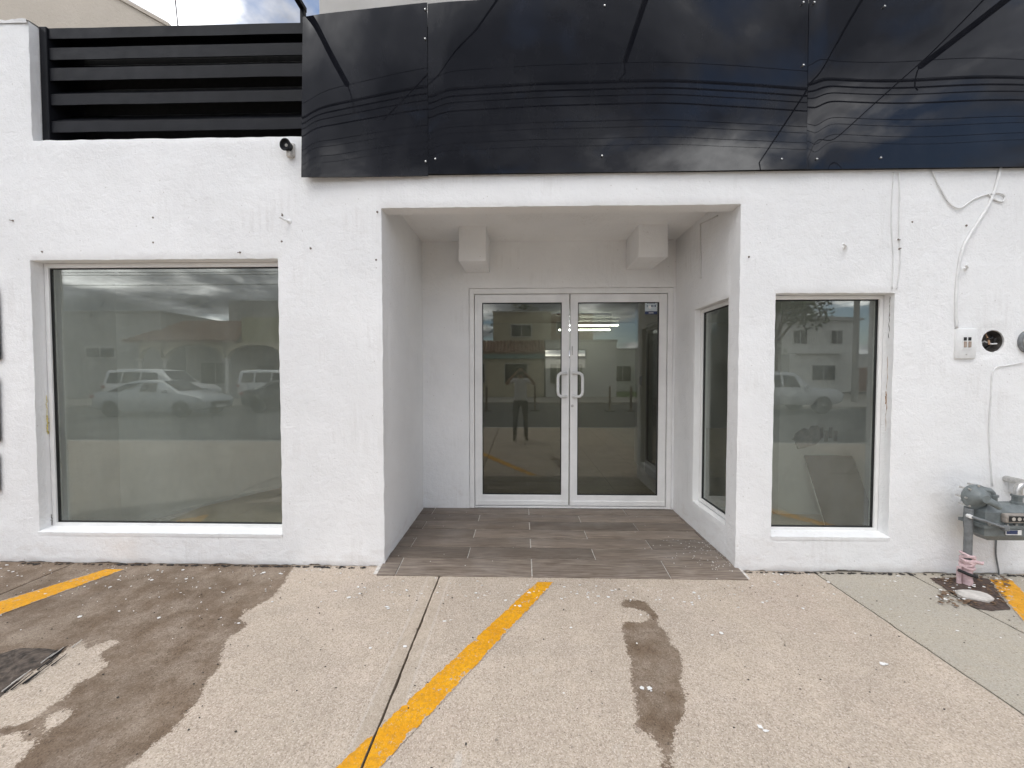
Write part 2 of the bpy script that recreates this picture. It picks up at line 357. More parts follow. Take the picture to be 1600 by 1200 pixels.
# ------------------------------------------------------------------ setting: ground, street
ground = struct(MB().box((-900,-900,-.5), (900,900,-.16)).build('ground', simple('far_ground', (.20,.18,.15), .95)))
street = struct(MB().box((-120,-12.4,-.15), (120,-2.5,-.13)).build('street', ASPH))
far_walk = struct(MB().box((-120,-17.0,-.15), (120,-12.4,.0), .02).build('sidewalk', simple('far_concrete', (.34,.315,.28), .9, 0, .2, .8)))
pavement = struct(MB().box((-14,-2.4,-.15), (14,3.4,-.055)).build('pavement', simple('joint_dirt', (.055,.048,.042), .95)))
JX = [-13.9, -6.9, -3.775, -.645, 2.36, 3.10, 6.2, 13.9]
def poly_px(pts): return [(PZ(u, v).x, PZ(u, v).y) for u, v in pts]
WET_IN = [poly_px(p) for p in [
    [(-150,880),(60,870),(458,870),(455,893),(440,915),(425,935),(400,945),(380,985),(350,1000),(345,1040),(325,1060),(318,1080),(300,1105),(290,1120),(260,1150),(210,1190),(165,1230),(100,1290),(-200,1400),(-600,1300),(-500,1000)],
    [(968,940),(985,936),(1003,938),(1012,945),(1024,955),(1028,968),(1024,975),(1040,985),(1050,1005),(1062,1020),(1066,1040),(1064,1060),(1070,1085),(1072,1110),(1062,1130),(1056,1150),(1050,1185),(1052,1240),(1035,1240),(1030,1170),(1018,1140),(995,1140),(992,1090),(985,1040),(976,1010),(972,975),(985,970),(1005,972),(1018,965),(1010,953),(985,952),(970,950)]]]
WET_OUT = [poly_px(p) for p in [
    [(148,984),(130,1000),(136,1018),(150,1008),(178,998),(190,1002),(160,1020),(155,1035),(178,1034),(150,1055),(118,1068),(100,1092),(70,1110),(40,1128),(0,1136),(-80,1160),(-300,1150),(-250,1080),(-60,1090),(40,1055),(90,1025)],
    [(115,1102),(112,1120),(95,1130),(78,1140),(60,1156),(65,1135),(80,1115)],
    [(40,1140),(30,1160),(62,1162),(40,1180),(20,1202),(-20,1290),(-260,1290),(-250,1180),(-40,1160)],
    [(380,950),(400,958),(392,970),(378,975)], [(195,1016),(215,1006),(210,1012)], [(1015,1068),(1030,1066),(1028,1080),(1018,1078)], [(1005,1090),(1015,1088),(1012,1098)]]]
def inpoly(x, y, P):
    c = False; n = len(P); j = n-1
    for i in range(n):
        xi, yi = P[i]; xj, yj = P[j]
        if (yi > y) != (yj > y) and x < (xj-xi)*(y-yi)/(yj-yi)+xi: c = not c
        j = i
    return c
def wetness(x, y):
    if any(inpoly(x, y, P) for P in WET_OUT): return 0.0
    return 1.0 if any(inpoly(x, y, P) for P in WET_IN) else 0.0
def frange(a, b, st):
    k = max(1, int(round((b-a)/st))); return [a + (b-a)*i/k for i in range(k+1)]
for xa, xb in zip(JX, JX[1:]):
    for ya, yb in ((-2.39, .2), (.2, 3.16)):
        vis = yb > 1 and xa > -7 and xb < 6.5
        g = .006; X0, X1 = xa+g, xb-g
        xs = frange(X0, X1, .02 if vis else .5); ys = ([ya+g] + frange(max(.9, ya+g), yb-g, .02)) if vis else frange(ya+g, yb-g, .5)
        mb = MB(); nx = len(xs); at = []
        for y in ys:
            for x in xs:
                e = min(x-X0, X1-x, y-ys[0], ys[-1]-y); dz = -.004 if e < .005 else 0.0
                xj = x + (.005*nz(y*5, x, 2) + .004*nz(y*24, x, 4) if (x == X0 or x == X1) else 0)
                mb.v.append(Vector((xj, y, dz + .0006*nz(x*1.5, y*1.5, 1)))); at.append(wetness(x, y) if vis else 0.0)
        if vis:                                                 # soften the outline of the wet mask
            ny = len(ys)
            for _ in range(2):
                at = [(at[j*nx+max(i-1,0)] + 2*at[j*nx+i] + at[j*nx+min(i+1,nx-1)])/4 for j in range(ny) for i in range(nx)]
                at = [(at[max(j-1,0)*nx+i] + 2*at[j*nx+i] + at[min(j+1,ny-1)*nx+i])/4 for j in range(ny) for i in range(nx)]
        for j in range(len(ys)-1):
            for i in range(nx-1): mb.f.append((j*nx+i, j*nx+i+1, (j+1)*nx+i+1, (j+1)*nx+i))
        top = len(mb.v)                                         # skirts down into the joint
        rim = [i for i in range(nx)] + [j*nx+nx-1 for j in range(1, len(ys))] + [(len(ys)-1)*nx+i for i in range(nx-2, -1, -1)] + [j*nx for j in range(len(ys)-2, 0, -1)]
        for r in rim: mb.v.append(mb.v[r] - Vector((0, 0, .05))); at.append(at[r])
        for k in range(len(rim)): mb.f.append((rim[k], rim[(k+1) % len(rim)], top+(k+1) % len(rim), top+k))
        mb.build('concrete_slab', CONC_G if xa >= 2.3 and xb < 7 else CONC, pavement, False, {'wet': at})
struct(MB().box((-120,-2.6,-.15), (120,-2.405,-.012), .015).build('kerb', simple('kerb_concrete', (.42,.40,.37), .9, 0, .2, 2)))
def stripe(pa, pb, qa, qb, ext):
    """worn paint stripe: pa/pb near the wall, qa/qb at the lower picture edge, run on by ext"""
    pa, pb, qa, qb = [PZ(*p) for p in (pa, pb, qa, qb)]
    qa2, qb2 = qa + (qa-pa)*ext, qb + (qb-pb)*ext; mb = MB(); at = []; n = 420
    for i in range(n+1):
        a, b = pa.lerp(qa2, i/n), pb.lerp(qb2, i/n)
        for k in range(9):
            p = a.lerp(b, k/8); w = .005*nz(i*.11, k//8, 3) + .004*nz(i*.6, k//8, 8)
            if k in (0, 8): p += (b-a).normalized()*w
            mb.v.append(Vector((p.x, p.y, .0035))); at.append(min(k, 8-k)/4)
    for i in range(n):
        for k in range(8): mb.f.append((i*9+k, i*9+k+1, (i+1)*9+k+1, (i+1)*9+k))
    o = struct(mb.build('parking_stripe', YELLOW, None, False, {'edge': at}))
    bm = bmesh.new(); bm.from_mesh(o.data)                      # the paint breaks where it crosses the open joint
    for jx in JX:
        for e_ in (-.006, .006): bmesh.ops.bisect_plane(bm, geom=bm.verts[:]+bm.edges[:]+bm.faces[:], plane_co=(jx+e_, 0, 0), plane_no=(1, 0, 0))
        dead = [f for f in bm.faces if abs(f.calc_center_median().x - jx) < .006]; bmesh.ops.delete(bm, geom=dead, context='FACES')
    bm.to_mesh(o.data); bm.free(); return o
stripe((165,890), (195,890), (0,940), (0,961), .35)
stripe((838,910), (866,910), (524,1200), (594,1200), 1.0)
stripe((1546,906), (1580,906), (1600+90,1085), (1600+160,1085), .15)

# ------------------------------------------------------------------ the shop building
bld = thing('shop_building', 'white stuccoed single storey shopfront with recessed entrance porch', 'building', (0.3, WY, 0))
def hole(u0, u1, vt, vb, dep):
    a = PY(u0, (vt+vb)/2, WY).x; b = PY(u1, (vt+vb)/2, WY).x; uc = (u0+u1)/2
    return (a, b, PY(uc, vb, WY).z, PY(uc, vt, WY).z, dep)
H_LW = hole(53, 437, 405, 834, .15)
H_PO = (PY(598, 600, WY).x, PY(1154, 600, WY).x, -.02, 2.93, .14)
H_RW = hole(1209, 1394, 457.5, 840, .15)
H_LV = (PY(46, 130, WY).x, -1.30, PY(250, 216, WY).z, 4.60, .20)
jb = PY(1553, 533, WY); H_JB = (jb.x-.10, jb.x+.10, jb.z-.10, jb.z+.10, .02)
XL, XR, YB = H_PO[0], H_PO[1], 4.39
fmapF = lambda a, b, d: (a, WY + d, b)
wall_panel('front_wall', STUCCO, bld, fmapF, -4.75, 7.6, .0, 4.46, [H_LW, H_PO, H_RW, H_LV, H_JB], .2, .03, .0045, True)
# annular plaster patch round the junction box hole
mb = MB(); n = 32
for k in range(n):
    a = 2*math.pi*k/n; ca, sa = math.cos(a), math.sin(a); m = max(abs(ca), abs(sa)); rr = .086 + .004*nz(k*.9)
    mb.v += [Vector((jb.x + ca/m*.104, WY+.004, jb.z + sa/m*.104)), Vector((jb.x + ca*rr, WY+.006, jb.z + sa*rr)), Vector((jb.x + ca*rr, WY+.03, jb.z + sa*rr))]
for k in range(n):
    i, j = 3*k, 3*((k+1) % n); mb.f += [(i, j, j+1, i+1), (i+1, j+1, j+2, i+2)]
mb.build('patch', STUCCO, bld, True)
# porch
wall_panel('porch_side_wall', STUCCO, bld, lambda a, b, d: (XL - d, a, b), WY+.14, YB, .0, 3.12, [], .12, .04, .003, False)
H_SW = (3.275, 3.90, PX(1080, 782, XR).z, PX(1085, 484, XR).z, .13)
wall_panel('porch_side_wall', STUCCO, bld, lambda a, b, d: (XR + d, a, b), WY+.14, YB, .0, 3.12, [H_SW], .15, .03, .003, False)
dl, dr, dtop = PY(733, 620, YB).x, PY(1051, 620, YB).x, PY(890, 449.5, YB).z
H_DO = (dl, dr, -.02, dtop, .06)
wall_panel('porch_back_wall', STUCCO, bld, lambda a, b, d: (a, YB + d, b), XL-.1, XR+.1, .0, 3.14, [H_DO], .14, .04, .003, False)
mb = MB(); nx, ny = 30, 16                                           # plastered porch ceiling, a little uneven
for j in range(ny+1):
    for i in range(nx+1):
        x = XL-.1 + (XR-XL+.2)*i/nx; y = WY+.12 + (YB-WY)*j/ny; mb.v.append(Vector((x, y, 3.09 + .006*nz(x*1.5, y*1.5, 4))))
for j in range(ny):
    for i in range(nx): k = j*(nx+1)+i; mb.f.append((k, k+1, k+nx+2, k+nx+1))
mb.build('porch_ceiling', STUCCO, bld, True)
def beam(u0, u1, vt, vb, yf):
    a, b = PY(u0, vb, yf), PY(u1, vb, yf)
    return MB().box((a.x, yf, a.z), (b.x, YB+.02, 3.12), .012).build('beam_stub', STUCCO, bld, True)
beam(716.5, 759.5, 352, 408, 3.93); beam(997.5, 1044, 347, 402, 3.93)
# porch floor: wood-look tiles on a mortar bed, the front row sloping down to the pavement
FZ = .04
floor = struct(MB().box((XL-.05, 3.19, -.04), (XR+.03, YB+.12, FZ-.009)).build('porch_floor', GROUT))
MB().prism([(XL-.05, 3.19, -.04), (XL-.05, 3.19, FZ-.009), (XL-.05, 2.985, .002), (XL-.05, 2.985, -.04)], (XR-XL+.1, 0, 0)).build('mortar_bed', GROUT, floor)
ROW, TL, GP = .2005, 1.08, .0046
for r in range(7):
    y0 = 3.195 + ROW*(r-1); y1 = y0 + ROW
    x0, x1 = (XL-.02, XR+.03) if r == 0 else (XL-.012, XR+.012)
    y1 = min(y1, YB+.1); k0 = .085 if r % 2 == 0 else -.455
    js = sorted(set([x0, x1] + [k0 + TL*k for k in range(-3, 4) if x0 < k0 + TL*k < x1]))
    for a, b in zip(js, js[1:]):
        dz = random.uniform(-.0012, .0012)
        mb = MB().box((a+GP, y0+GP, FZ-.010), (b-GP, y1-GP, FZ+dz), .0018)
        if r == 0:
            for v in mb.v:
                f = (y1 - v.y)/ROW; v.z -= f*.033; v.y -= f*.035
        mb.build('tile', WOODT, floor, True)
# interior shell
IF = .045
def inner_floor():
    t = NT('interior_tile_floor'); p = t.pos(); sx = t.n('SeparateXYZ'); t.L(p, sx.inputs[0])
    c = t.ramp(t.noise(p, 2.4, 6, .6, .6), (.3, (.34, .285, .20)), (.7, (.48, .41, .30)))
    t.principled(c, .35, 0, None, .4); return t.m
INFL = inner_floor()
ifl = MB().box((-4.2, WY+.12, -.06), (XL-.02, 11.0, IF-.006)).box((XL-.02, YB+.10, -.06), (XR+.16, 11.0, IF-.006)).box((XR+.16, WY+.12, -.06), (7.5, 11.0, IF-.006)).build('interior_floor', GROUT, bld)
TS = .62
for i in range(-7, 12):
    for j in range(13):
        a, b = (i*TS, 3.27 + j*TS); c2, d2 = a+TS, min(b+TS, 10.95)
        if a < -4.15 or c2 > 7.4: continue
        if b < YB+.12 and c2 > XL-.04 and a < XR+.18:
            if d2 < YB+.3: continue
            b = max(b, YB+.12)
        MB().box((a+.002, b+.002, IF-.008), (c2-.002, d2-.002, IF), .001).build('floor_tile', INFL, ifl)
MB().box((-4.2, WY+.21, 3.02), (XL-.13, 11.0, 3.06)).box((XL-.13, YB+.15, 3.02), (XR+.16, 11.0, 3.06)).box((XR+.16, WY+.21, 3.02), (7.5, 11.0, 3.06)).build('interior_ceiling', STUCCO_IN, bld)
MB().box((-4.2, WY+.21, 3.14), (7.6, 11.2, 3.30)).build('roof', GREYW, bld)
MB().box((-4.21, WY+.21, -.05), (-4.06, 11.2, 3.13)).build('interior_wall', STUCCO_IN, bld)
MB().box((7.45, WY+.21, -.05), (7.6, 11.2, 3.13)).build('interior_wall', STUCCO_IN, bld)
# back wall with its daylit window
bw0, bw1 = PY(850, 577, 11.0), PY(917, 545, 11.0)
def hw(a0, a1, b0, b1): return MB().box((a0, 11.0, b0), (a1, 11.15, b1))
mb = MB()
for q in ((-4.05, bw0.x, 0, 3.12), (bw1.x, 7.44, 0, 3.12), (bw0.x, bw1.x, 0, bw0.z), (bw0.x, bw1.x, bw1.z, 3.12)): mb.box((q[0], 11.0, q[2]), (q[1], 11.15, q[3]))
mb.build('interior_wall', STUCCO_IN, bld)
mb = MB()
for xx in (bw0.x+.02, (bw0.x+bw1.x)/2, bw1.x-.02): mb.box((xx-.02, 11.03, bw0.z), (xx+.02, 11.07, bw1.z))
for zz in (bw0.z+.02, bw1.z-.02): mb.box((bw0.x, 11.028, zz-.02), (bw1.x, 11.072, zz+.02))
mb.build('back_window_frame', ALU, bld)
# angled partition behind the left window, base line as in the photo
a, b = PZ(150, 832, IF), PZ(440, 761, IF); d = (b-a).normalized(); nrm = Vector((d.y, -d.x, 0)); p0, p1 = a - d*.35, a + d*4.2
p0.z = p1.z = 0
MB().prism([p0, p1, p1 - nrm*.12, p0 - nrm*.12], (0, 0, 3.01)).build('partition_wall', STUCCO_IN, bld)
MB().prism([p0 + nrm*.012, p1 + nrm*.012, p1, p0], (0, 0, .075)).build('skirting', STUCCO_IN, bld)
# partition with dark door right of the entrance, and the niche wall behind the right window
px = 1.98
MB().box((px, YB+.16, 0), (px+.12, 6.75, 3.01)).build('partition_wall', STUCCO_IN, bld)
dd = MB().box((px-.035, 4.95, IF), (px-.003, 6.05, 2.35), .006).build('inner_door', simple('dark_wood', (.10, .075, .058), .5, 0, .3, 3), bld)
MB().tube([(px-.09, 5.08, 1.05), (px-.09, 5.2, 1.05)], .011).tube([(px-.09, 5.08, 1.05), (px-.03, 5.08, 1.05)], .011).build('handle', CHROME, dd)
MB().box((px-.012, 6.35, 1.40), (px-.002, 6.45, 1.55), .003).build('light_switch', GASK, bld)
nxl = PY(1219, 700, 4.25).x
MB().box((nxl, 4.27, 0), (7.44, 4.40, 3.01)).build('niche_wall', STUCCO_IN, bld)
# chipped plaster and scrawled marks on the niche wall
mk = simple('bare_plaster', (.40, .38, .34), .95, 0, .3, 12, .8, 40)
mb = MB(); c = PY(1262, 683, 4.268); pts = []
for k in range(26):
    an = 2*math.pi*k/26; rr = .12*(1 + .55*nz(k*.7, 3)); pts.append((c.x + rr*1.25*math.cos(an) + .05*math.sin(an), 4.268, c.z + rr*math.sin(an)))
mb.prism(pts, (0, -.006, 0)).build('bare_patch', mk, bld)
for k, (u, w) in enumerate(((1283, 6), (1290, 5), (1297, 7), (1305, 5))):
    c = PY(u, 676 + (k % 2)*5, 4.268); MB().box((c.x-.018, 4.262, c.z-.06), (c.x+.022, 4.268, c.z+.06), .006).build('bare_patch', mk, bld)

# ------------------------------------------------------------------ windows and doors
def window(parent, fm, a0, a1, b0, b1, d, fw=.032, name='window', gl=GLASS):
    """frame, gasket and pane set at depth d in an opening"""
    def bx(mb, A0, A1, B0, B1, D0, D1, bev=.003):
        p, q = fm(A0, B0, D0), fm(A1, B1, D1); return mb.box(p, q, bev)
    m = MB(); bx(m, a0, a1, b0, b0+fw, d-.022, d+.03); bx(m, a0, a1, b1-fw, b1, d-.022, d+.03); bx(m, a0, a0+fw, b0+fw, b1-fw, d-.0215, d+.0295); bx(m, a1-fw, a1, b0+fw, b1-fw, d-.0215, d+.0295)
    w = m.build(name, ALU, parent)
    m = MB(); g = .008; i0, i1, j0, j1 = a0+fw, a1-fw, b0+fw, b1-fw
    for q in ((i0, i1, j0, j0+g), (i0, i1, j1-g, j1), (i0, i0+g, j0+g, j1-g), (i1-g, i1, j0+g, j1-g)): bx(m, *q, d-.008, d+.012, 0)
    m.build('gasket', GASK, w)
    m = MB(); bx(m, i0+.002, i1-.002, j0+.002, j1-.002, d, d+.006, 0); m.build('pane', gl, w)
    return w
e = .003
window(bld, fmapF, H_LW[0]+e, H_LW[1]-e, H_LW[2]+.012, H_LW[3]-e, .115, .036)
window(bld, fmapF, H_RW[0]+e, H_RW[1]-e, H_RW[2]+.012, H_RW[3]-e, .115, .030)
window(bld, lambda a, b, d: (XR+d, a, b), H_SW[0]+e, H_SW[1]-e, H_SW[2]+.010, H_SW[3]-e, .085, .034)
# rounded mortar sills in the two front windows
for H in (H_LW, H_RW):
    mb = MB(); n = 60
    for i in range(n+1):
        x = H[0]-.004 + (H[1]-H[0]+.008)*i/n
        for y, z in ((WY-.004, -.02), (WY-.006+.003*nz(x*8), .006+.004*nz(x*13)), (WY+.03, .016+.004*nz(x*9, 2)), (WY+.095, .021), (WY+.15, .021)): mb.v.append(Vector((x, y, H[2]+z)))
    for i in range(n):
        for k in range(4): mb.f.append((i*5+k, (i+1)*5+k, (i+1)*5+k+1, i*5+k+1))
    mb.build('sill', STUCCO, bld, True)
RSTN = simple('rust_stain', (.34, .17, .07), .9, 0, .5, 60); CRK = simple('crack_dark', (.10, .075, .06), .95, 0, .5, 60); YSM = simple('yellow_smear', (.62, .52, .16), .7, 0, .3, 30)
def reveal_line(x, y, z0, z1, mat, r, sd):
    n = 22; pts = [(x, y + .010*nz(i*.35, sd), z0 + (z1-z0)*i/n) for i in range(n+1)]
    MB().tube(pts, [max(.0006, r*(.6+1.2*nz(i*.8, sd+4))) for i in range(n+1)], 5).build('reveal_crack', mat, bld)
xr = H_RW[1] - .0005
reveal_line(xr, WY+.045, H_RW[3]-.35, H_RW[3]-.02, CRK, .0022, 1); reveal_line(xr, WY+.05, H_RW[3]-1.1, H_RW[3]-.5, RSTN, .0018, 2); reveal_line(xr, WY+.055, H_RW[3]-.88, H_RW[3]-.78, RSTN, .005, 3)
reveal_line(H_LW[0]+.004, WY+.082, H_LW[2]+.82, H_LW[2]+.98, YSM, .007, 5); reveal_line(H_LW[0]+.004, WY+.082, H_LW[2]+.98, H_LW[2]+1.15, YSM, .003, 6); reveal_line(H_LW[0]+.003, WY+.09, H_LW[2]+.03, H_LW[2]+.12, CRK, .003, 8)
DY = YB + .035
def bxY(mb, u0, u1, v0, v1, y0, y1, bev=.003):
    a, b = PY(u0, (v0+v1)/2, y0), PY(u1, (v0+v1)/2, y0); uc = (u0+u1)/2
    return mb.box((a.x, y0, PY(uc, v1, y0).z), (b.x, y1, PY(uc, v0, y0).z), bev)
def bxW(mb, x0, x1, z0, z1, y0, y1, bev=.003): return mb.box((x0, y0, z0), (x1, y1, z1), bev)
zt = dtop-.004; f = .058
mb = MB(); bxW(mb, dl+.004, dl+f, FZ, zt, DY-.03, DY+.06); bxW(mb, dr-f, dr-.004, FZ, zt, DY-.03, DY+.06); bxW(mb, dl+f, dr-f, zt-f, zt, DY-.029, DY+.059)
bxW(mb, dl+f, dr-f, FZ, FZ+.018, DY-.02, DY+.055)
mb.build('door_frame', ALU, bld)
mid = PY(889.5, 620, DY).x
def leaf(x0, x1, side, hx):
    m = MB(); st, tr, br = .085, .092, .125; z0, z1 = FZ+.024, zt-f-.006
    bxW(m, x0, x0+st, z0, z1, DY-.01, DY+.035); bxW(m, x1-st, x1, z0, z1, DY-.01, DY+.035); bxW(m, x0+st, x1-st, z1-tr, z1, DY-.0095, DY+.0345); bxW(m, x0+st, x1-st, z0, z0+br, DY-.0095, DY+.0345)
    bxW(m, x0+.01, x1-.01, z0+.008, z0+.06, DY-.018, DY-.008)
    door = m.build('door', ALU, bld); g = .009; i0, i1, j0, j1 = x0+st, x1-st, z0+br, z1-tr
    m = MB()
    for q in ((i0, i1, j0, j0+g), (i0, i1, j1-g, j1), (i0, i0+g, j0+g, j1-g), (i1-g, i1, j0+g, j1-g)): bxW(m, *q, DY+.002, DY+.022, 0)
    m.build('gasket', GASK, door)
    bxW(MB(), i0+.002, i1-.002, j0+.002, j1-.002, DY+.010, DY+.016, 0).build('pane', GLASS_D, door)
    zt_, zb_ = PY(890, 583, DY).z, PY(890, 619, DY).z; w = .095*side; y = DY-.065; pth = []
    base = [Vector((hx, DY-.005, zt_)), Vector((hx, y+.01, zt_))]
    pth = [Vector((hx, DY-.005, zt_)), Vector((hx+w*.15, y+.012, zt_)), Vector((hx+w*.65, y, zt_)), Vector((hx+w*.93, y, zt_-.022)), Vector((hx+w, y, zt_-.06)), Vector((hx+w, y, zb_+.06)), Vector((hx+w*.93, y, zb_+.022)), Vector((hx+w*.65, y, zb_)), Vector((hx+w*.15, y+.012, zb_)), Vector((hx, DY-.005, zb_))]
    MB().tube(pth, .017, 12).build('handle', PLAST, door, 'all')
    m = MB()
    for zz in (zt_, zb_): m.lathe((hx, DY-.010, zz), (0, -1, 0), [(0, .024), (.008, .022), (.012, .015)], 14)
    m.build('handle_rose', PLAST, door, True)
    return door, (i0, i1, j0, j1)
ld, _ = leaf(dl+f+.006, mid-.005, -1, mid-.042)
rd, rg = leaf(mid+.008, dr-f-.006, 1, mid+.046)
lk = PY(894, 634, DY); MB().lathe((lk.x, DY-.009, lk.z), (0, -1, 0), [(0, .016), (.006, .016), (.008, .009)], 14).build('lock_cylinder', CHROME, rd, True)
lk = PY(894, 548, DY); MB().box((lk.x-.006, DY-.012, lk.z-.05), (lk.x+.006, DY-.009, lk.z+.05)).build('lock_slot', simple('worn_alu', (.45,.44,.42), .5), rd)
# sticker on the right-hand pane: pale square with a pictogram row over a navy band
s0, s1 = PY(1008, 491, DY), PY(1027.5, 471, DY)
sy = DY+.0085; sw, sh = s1.x-s0.x, s1.z-s0.z
stk = MB().box((s0.x, sy, s0.z), (s1.x, sy+.001, s1.z)).build('sticker', simple('sticker_pale', (.50,.56,.58), .5), rd)
NAVY = simple('sticker_navy', (.02,.035,.10), .5)
MB().box((s0.x, sy-.0008, s0.z), (s1.x, sy-.0002, s0.z+sh*.24)).build('band', NAVY, stk)
m = MB()
for k, (fx, w) in enumerate(((.16, .05), (.52, .10), (.70, .05), (.80, .08))): m.box((s0.x+sw*fx, sy-.0008, s0.z+sh*.58), (s0.x+sw*(fx+w), sy-.0002, s0.z+sh*.74))
for k in range(6): m.box((s0.x+sw*(.18+.11*k), sy-.0008, s0.z+sh*.84), (s0.x+sw*(.26+.11*k), sy-.0002, s0.z+sh*.89))
m.build('print', NAVY, stk)
m = MB(); m.lathe((s0.x+sw*.40, sy-.0002, s0.z+sh*.56), (0, -1, 0), [(0, sw*.13), (.0006, sw*.13)], 12)
for k in range(5): m.box((s0.x+sw*(.32+.08*k), sy-.0011, s0.z+sh*.07), (s0.x+sw*(.36+.08*k), sy-.0009, s0.z+sh*.16))
m.build('print', PLAST, stk)

# ------------------------------------------------------------------ ceiling lamps inside
TUBE = NT('lit_tube'); em = TUBE.n('Emission'); em.inputs[0].default_value = (.93, 1.0, .97, 1); em.inputs[1].default_value = 13.0; TUBE.L(em.outputs[0], TUBE.out.inputs[0])
def strip_light(u0, u1, v, y, label):
    a, b = PY(u0, v, y), PY(u1, v, y)
    t = thing('strip_light', label, 'ceiling light', ((a.x+b.x)/2, y, 3.0), 'strip lights inside the shop')
    MB().box((a.x-.04, y-.05, 2.955), (b.x+.04, y+.05, 3.018), .008).build('housing', PLAST, t)
    m = MB(); [m.box((x-.008, y-.008, a.z), (x+.008, y+.008, 2.96)) for x in (a.x, b.x)]; m.build('hanger', PLAST, t)
    MB().tube([(a.x, y, a.z), (b.x, y, a.z)], .02, 10).build('tube', TUBE.m, t, True)
strip_light(890, 966, 508.5, 10.1, 'lit tube lamp seen through the right-hand door, the higher one')
strip_light(873, 953, 515.5, 9.2, 'lit tube lamp seen through the right-hand door, the lower one')

bd = thing('leaning_board', 'brown board leaning against the wall behind the right-hand window', 'board', (3.3, 3.9, IF))
tl, br_ = PY(1256, 713, 4.245), PY(1286, 818, 3.93); w_ = PY(1333, 712, 4.245).x - tl.x
bt = MB(); pts = [(tl.x, 3.93, IF+.002), (tl.x+w_, 3.93, IF+.002), (tl.x+w_, 4.245, tl.z), (tl.x, 4.245, tl.z)]
bt.prism(pts, (0, .012, .010)).build('board_face', simple('brown_board', (.10, .08, .062), .7, 0, .2, 6), bd)
MB().prism([(tl.x-.004, 3.925, IF+.001), (tl.x, 3.925, IF+.001), (tl.x, 4.243, tl.z+.004), (tl.x-.004, 4.243, tl.z+.004)], (0, .014, .012)).build('board_edge', CHIP, bd)

# ------------------------------------------------------------------ black fascia
FY = 3.065
fas = thing('fascia_sign', 'glossy black blank sign fascia above the entrance', 'sign', (1.5, FY, 3.15))
zb = PY(900, 270.5, FY).z
SEAM = [PY(471.5, 150, FY).x, PY(668.5, 140, FY).x, PY(1262, 130, FY).x, 5.2]
TOPS = [(PY(470, 21, FY).z, PY(668, 4, FY).z), (PY(668, 4, FY).z, 4.58), (4.58, 4.58)]
def tilt(k, x, a, b):
    s = (x-a)/(b-a)
    edge = .012*math.exp(-((x-a)/.10)**2)
    if k == 0: return .034*(1-s)**1.2 - .002 + .012*math.exp(-(s/.12)**2)
    if k == 1: return -.004 + .016*(s-.42)**2*3 + edge*.7 + .003*nz(x*1.3, 4)
    return -.003 + .030*min(s, .7)**1.5 + edge*.8 + .004*math.sin(s*9)
for k in range(3):
    a, b = SEAM[k]+.0015, SEAM[k+1]-.0015; mb = MB(); nx, nz_ = max(20, int((b-a)/.03)), 44
    for j in range(nz_+1):
        for i in range(nx+1):
            x = a + (b-a)*i/nx; zt_ = TOPS[k][0] + (TOPS[k][1]-TOPS[k][0])*i/nx; z0_ = zb + (.006 if k else -.006) - (.012*(1-i/nx) if k == 0 else 0)
            z = z0_ + (zt_-z0_)*j/nz_; zc = 3.8
            y = FY + tilt(k, x, a, b)*(z-zc) + .0008*nz(x*1.1, z*1.1, 3+k)
            mb.v.append(Vector((x, y, z)))
    for j in range(nz_):
        for i in range(nx): q = j*(nx+1)+i; mb.f.append((q, q+1, q+nx+2, q+nx+1))
    W = nx+1; rim = list(range(W)) + [j*W+nx for j in range(1, nz_+1)] + [nz_*W+i for i in range(nx-1, -1, -1)] + [j*W for j in range(nz_-1, 0, -1)]
    o = mb.build('panel', PANEL, fas, 'all'); er = MB()
    for q in rim: er.v += [mb.v[q] + Vector((0, .0004, 0)), mb.v[q] + Vector((0, .006, 0))]
    K = len(rim)
    for q in range(K): er.f.append((2*q, 2*((q+1) % K), 2*((q+1) % K)+1, 2*q+1))
    er.build('panel_edge', BLACKM, o)
MB().box((SEAM[0]+.02, WY-.012, zb+.012), (5.18, WY-.004, 4.33)).build('backing_sheet', BLACKD, fas)
for u, v in ((664,14), (664,60), (665,252), (945,8), (941,243), (1256,3), (1273,3), (1256,101), (1383,9), (1277,248), (1377,246), (680,248), (1222,248)):
    p = PY(u, v, FY-.010); MB().lathe(p, (0, -1, 0), [(-.012, .006), (0, .007), (.002, .004)], 10).build('screw', CHROME, fas, True)
# lamp arms standing out above the fascia
def lamp_arm(u, v, label, wire):
    z = 4.625; d = ray(u, v); dm = (z-1.6)/d.z*d.y; x = (CAM + d*(dm/d.y)).x; yend = 2*FY - dm
    t = thing('lamp_arm', label, 'lamp arm', (x, WY+.05, z), 'bare lamp arms above the fascia')
    MB().box((x-.020, yend, z-.020), (x+.020, WY+.15, z+.020), .003).build('arm', BLACKM, t)
    MB().box((x-.016, WY+.11, 4.46), (x+.016, WY+.145, z-.021)).build('post', BLACKM, t)
    MB().tube([Vector((x, yend+.02, z)), *[Vector((x, yend, z)) + Vector(q) for q in wire]], .006, 6).build('loose_wire', CABLE, t, True)
    return t
lamp_arm(540, 124, 'leftmost bare black lamp arm, over the left end of the fascia', [(.0, -.03, -.01), (.01, -.10, -.06), (.02, -.15, -.14), (.02, -.17, -.19)])
lamp_arm(976, 97, 'middle bare black lamp arm, over the widest fascia panel', [(0, -.02, -.03), (.01, -.03, -.09), (-.03, -.04, -.13), (-.05, -.05, -.15)])
lamp_arm(1438, 103, 'rightmost bare black lamp arm, over the right fascia panel', [(0, -.02, -.02), (.0, -.04, -.10), (.02, -.06, -.15), (.05, -.06, -.18)])

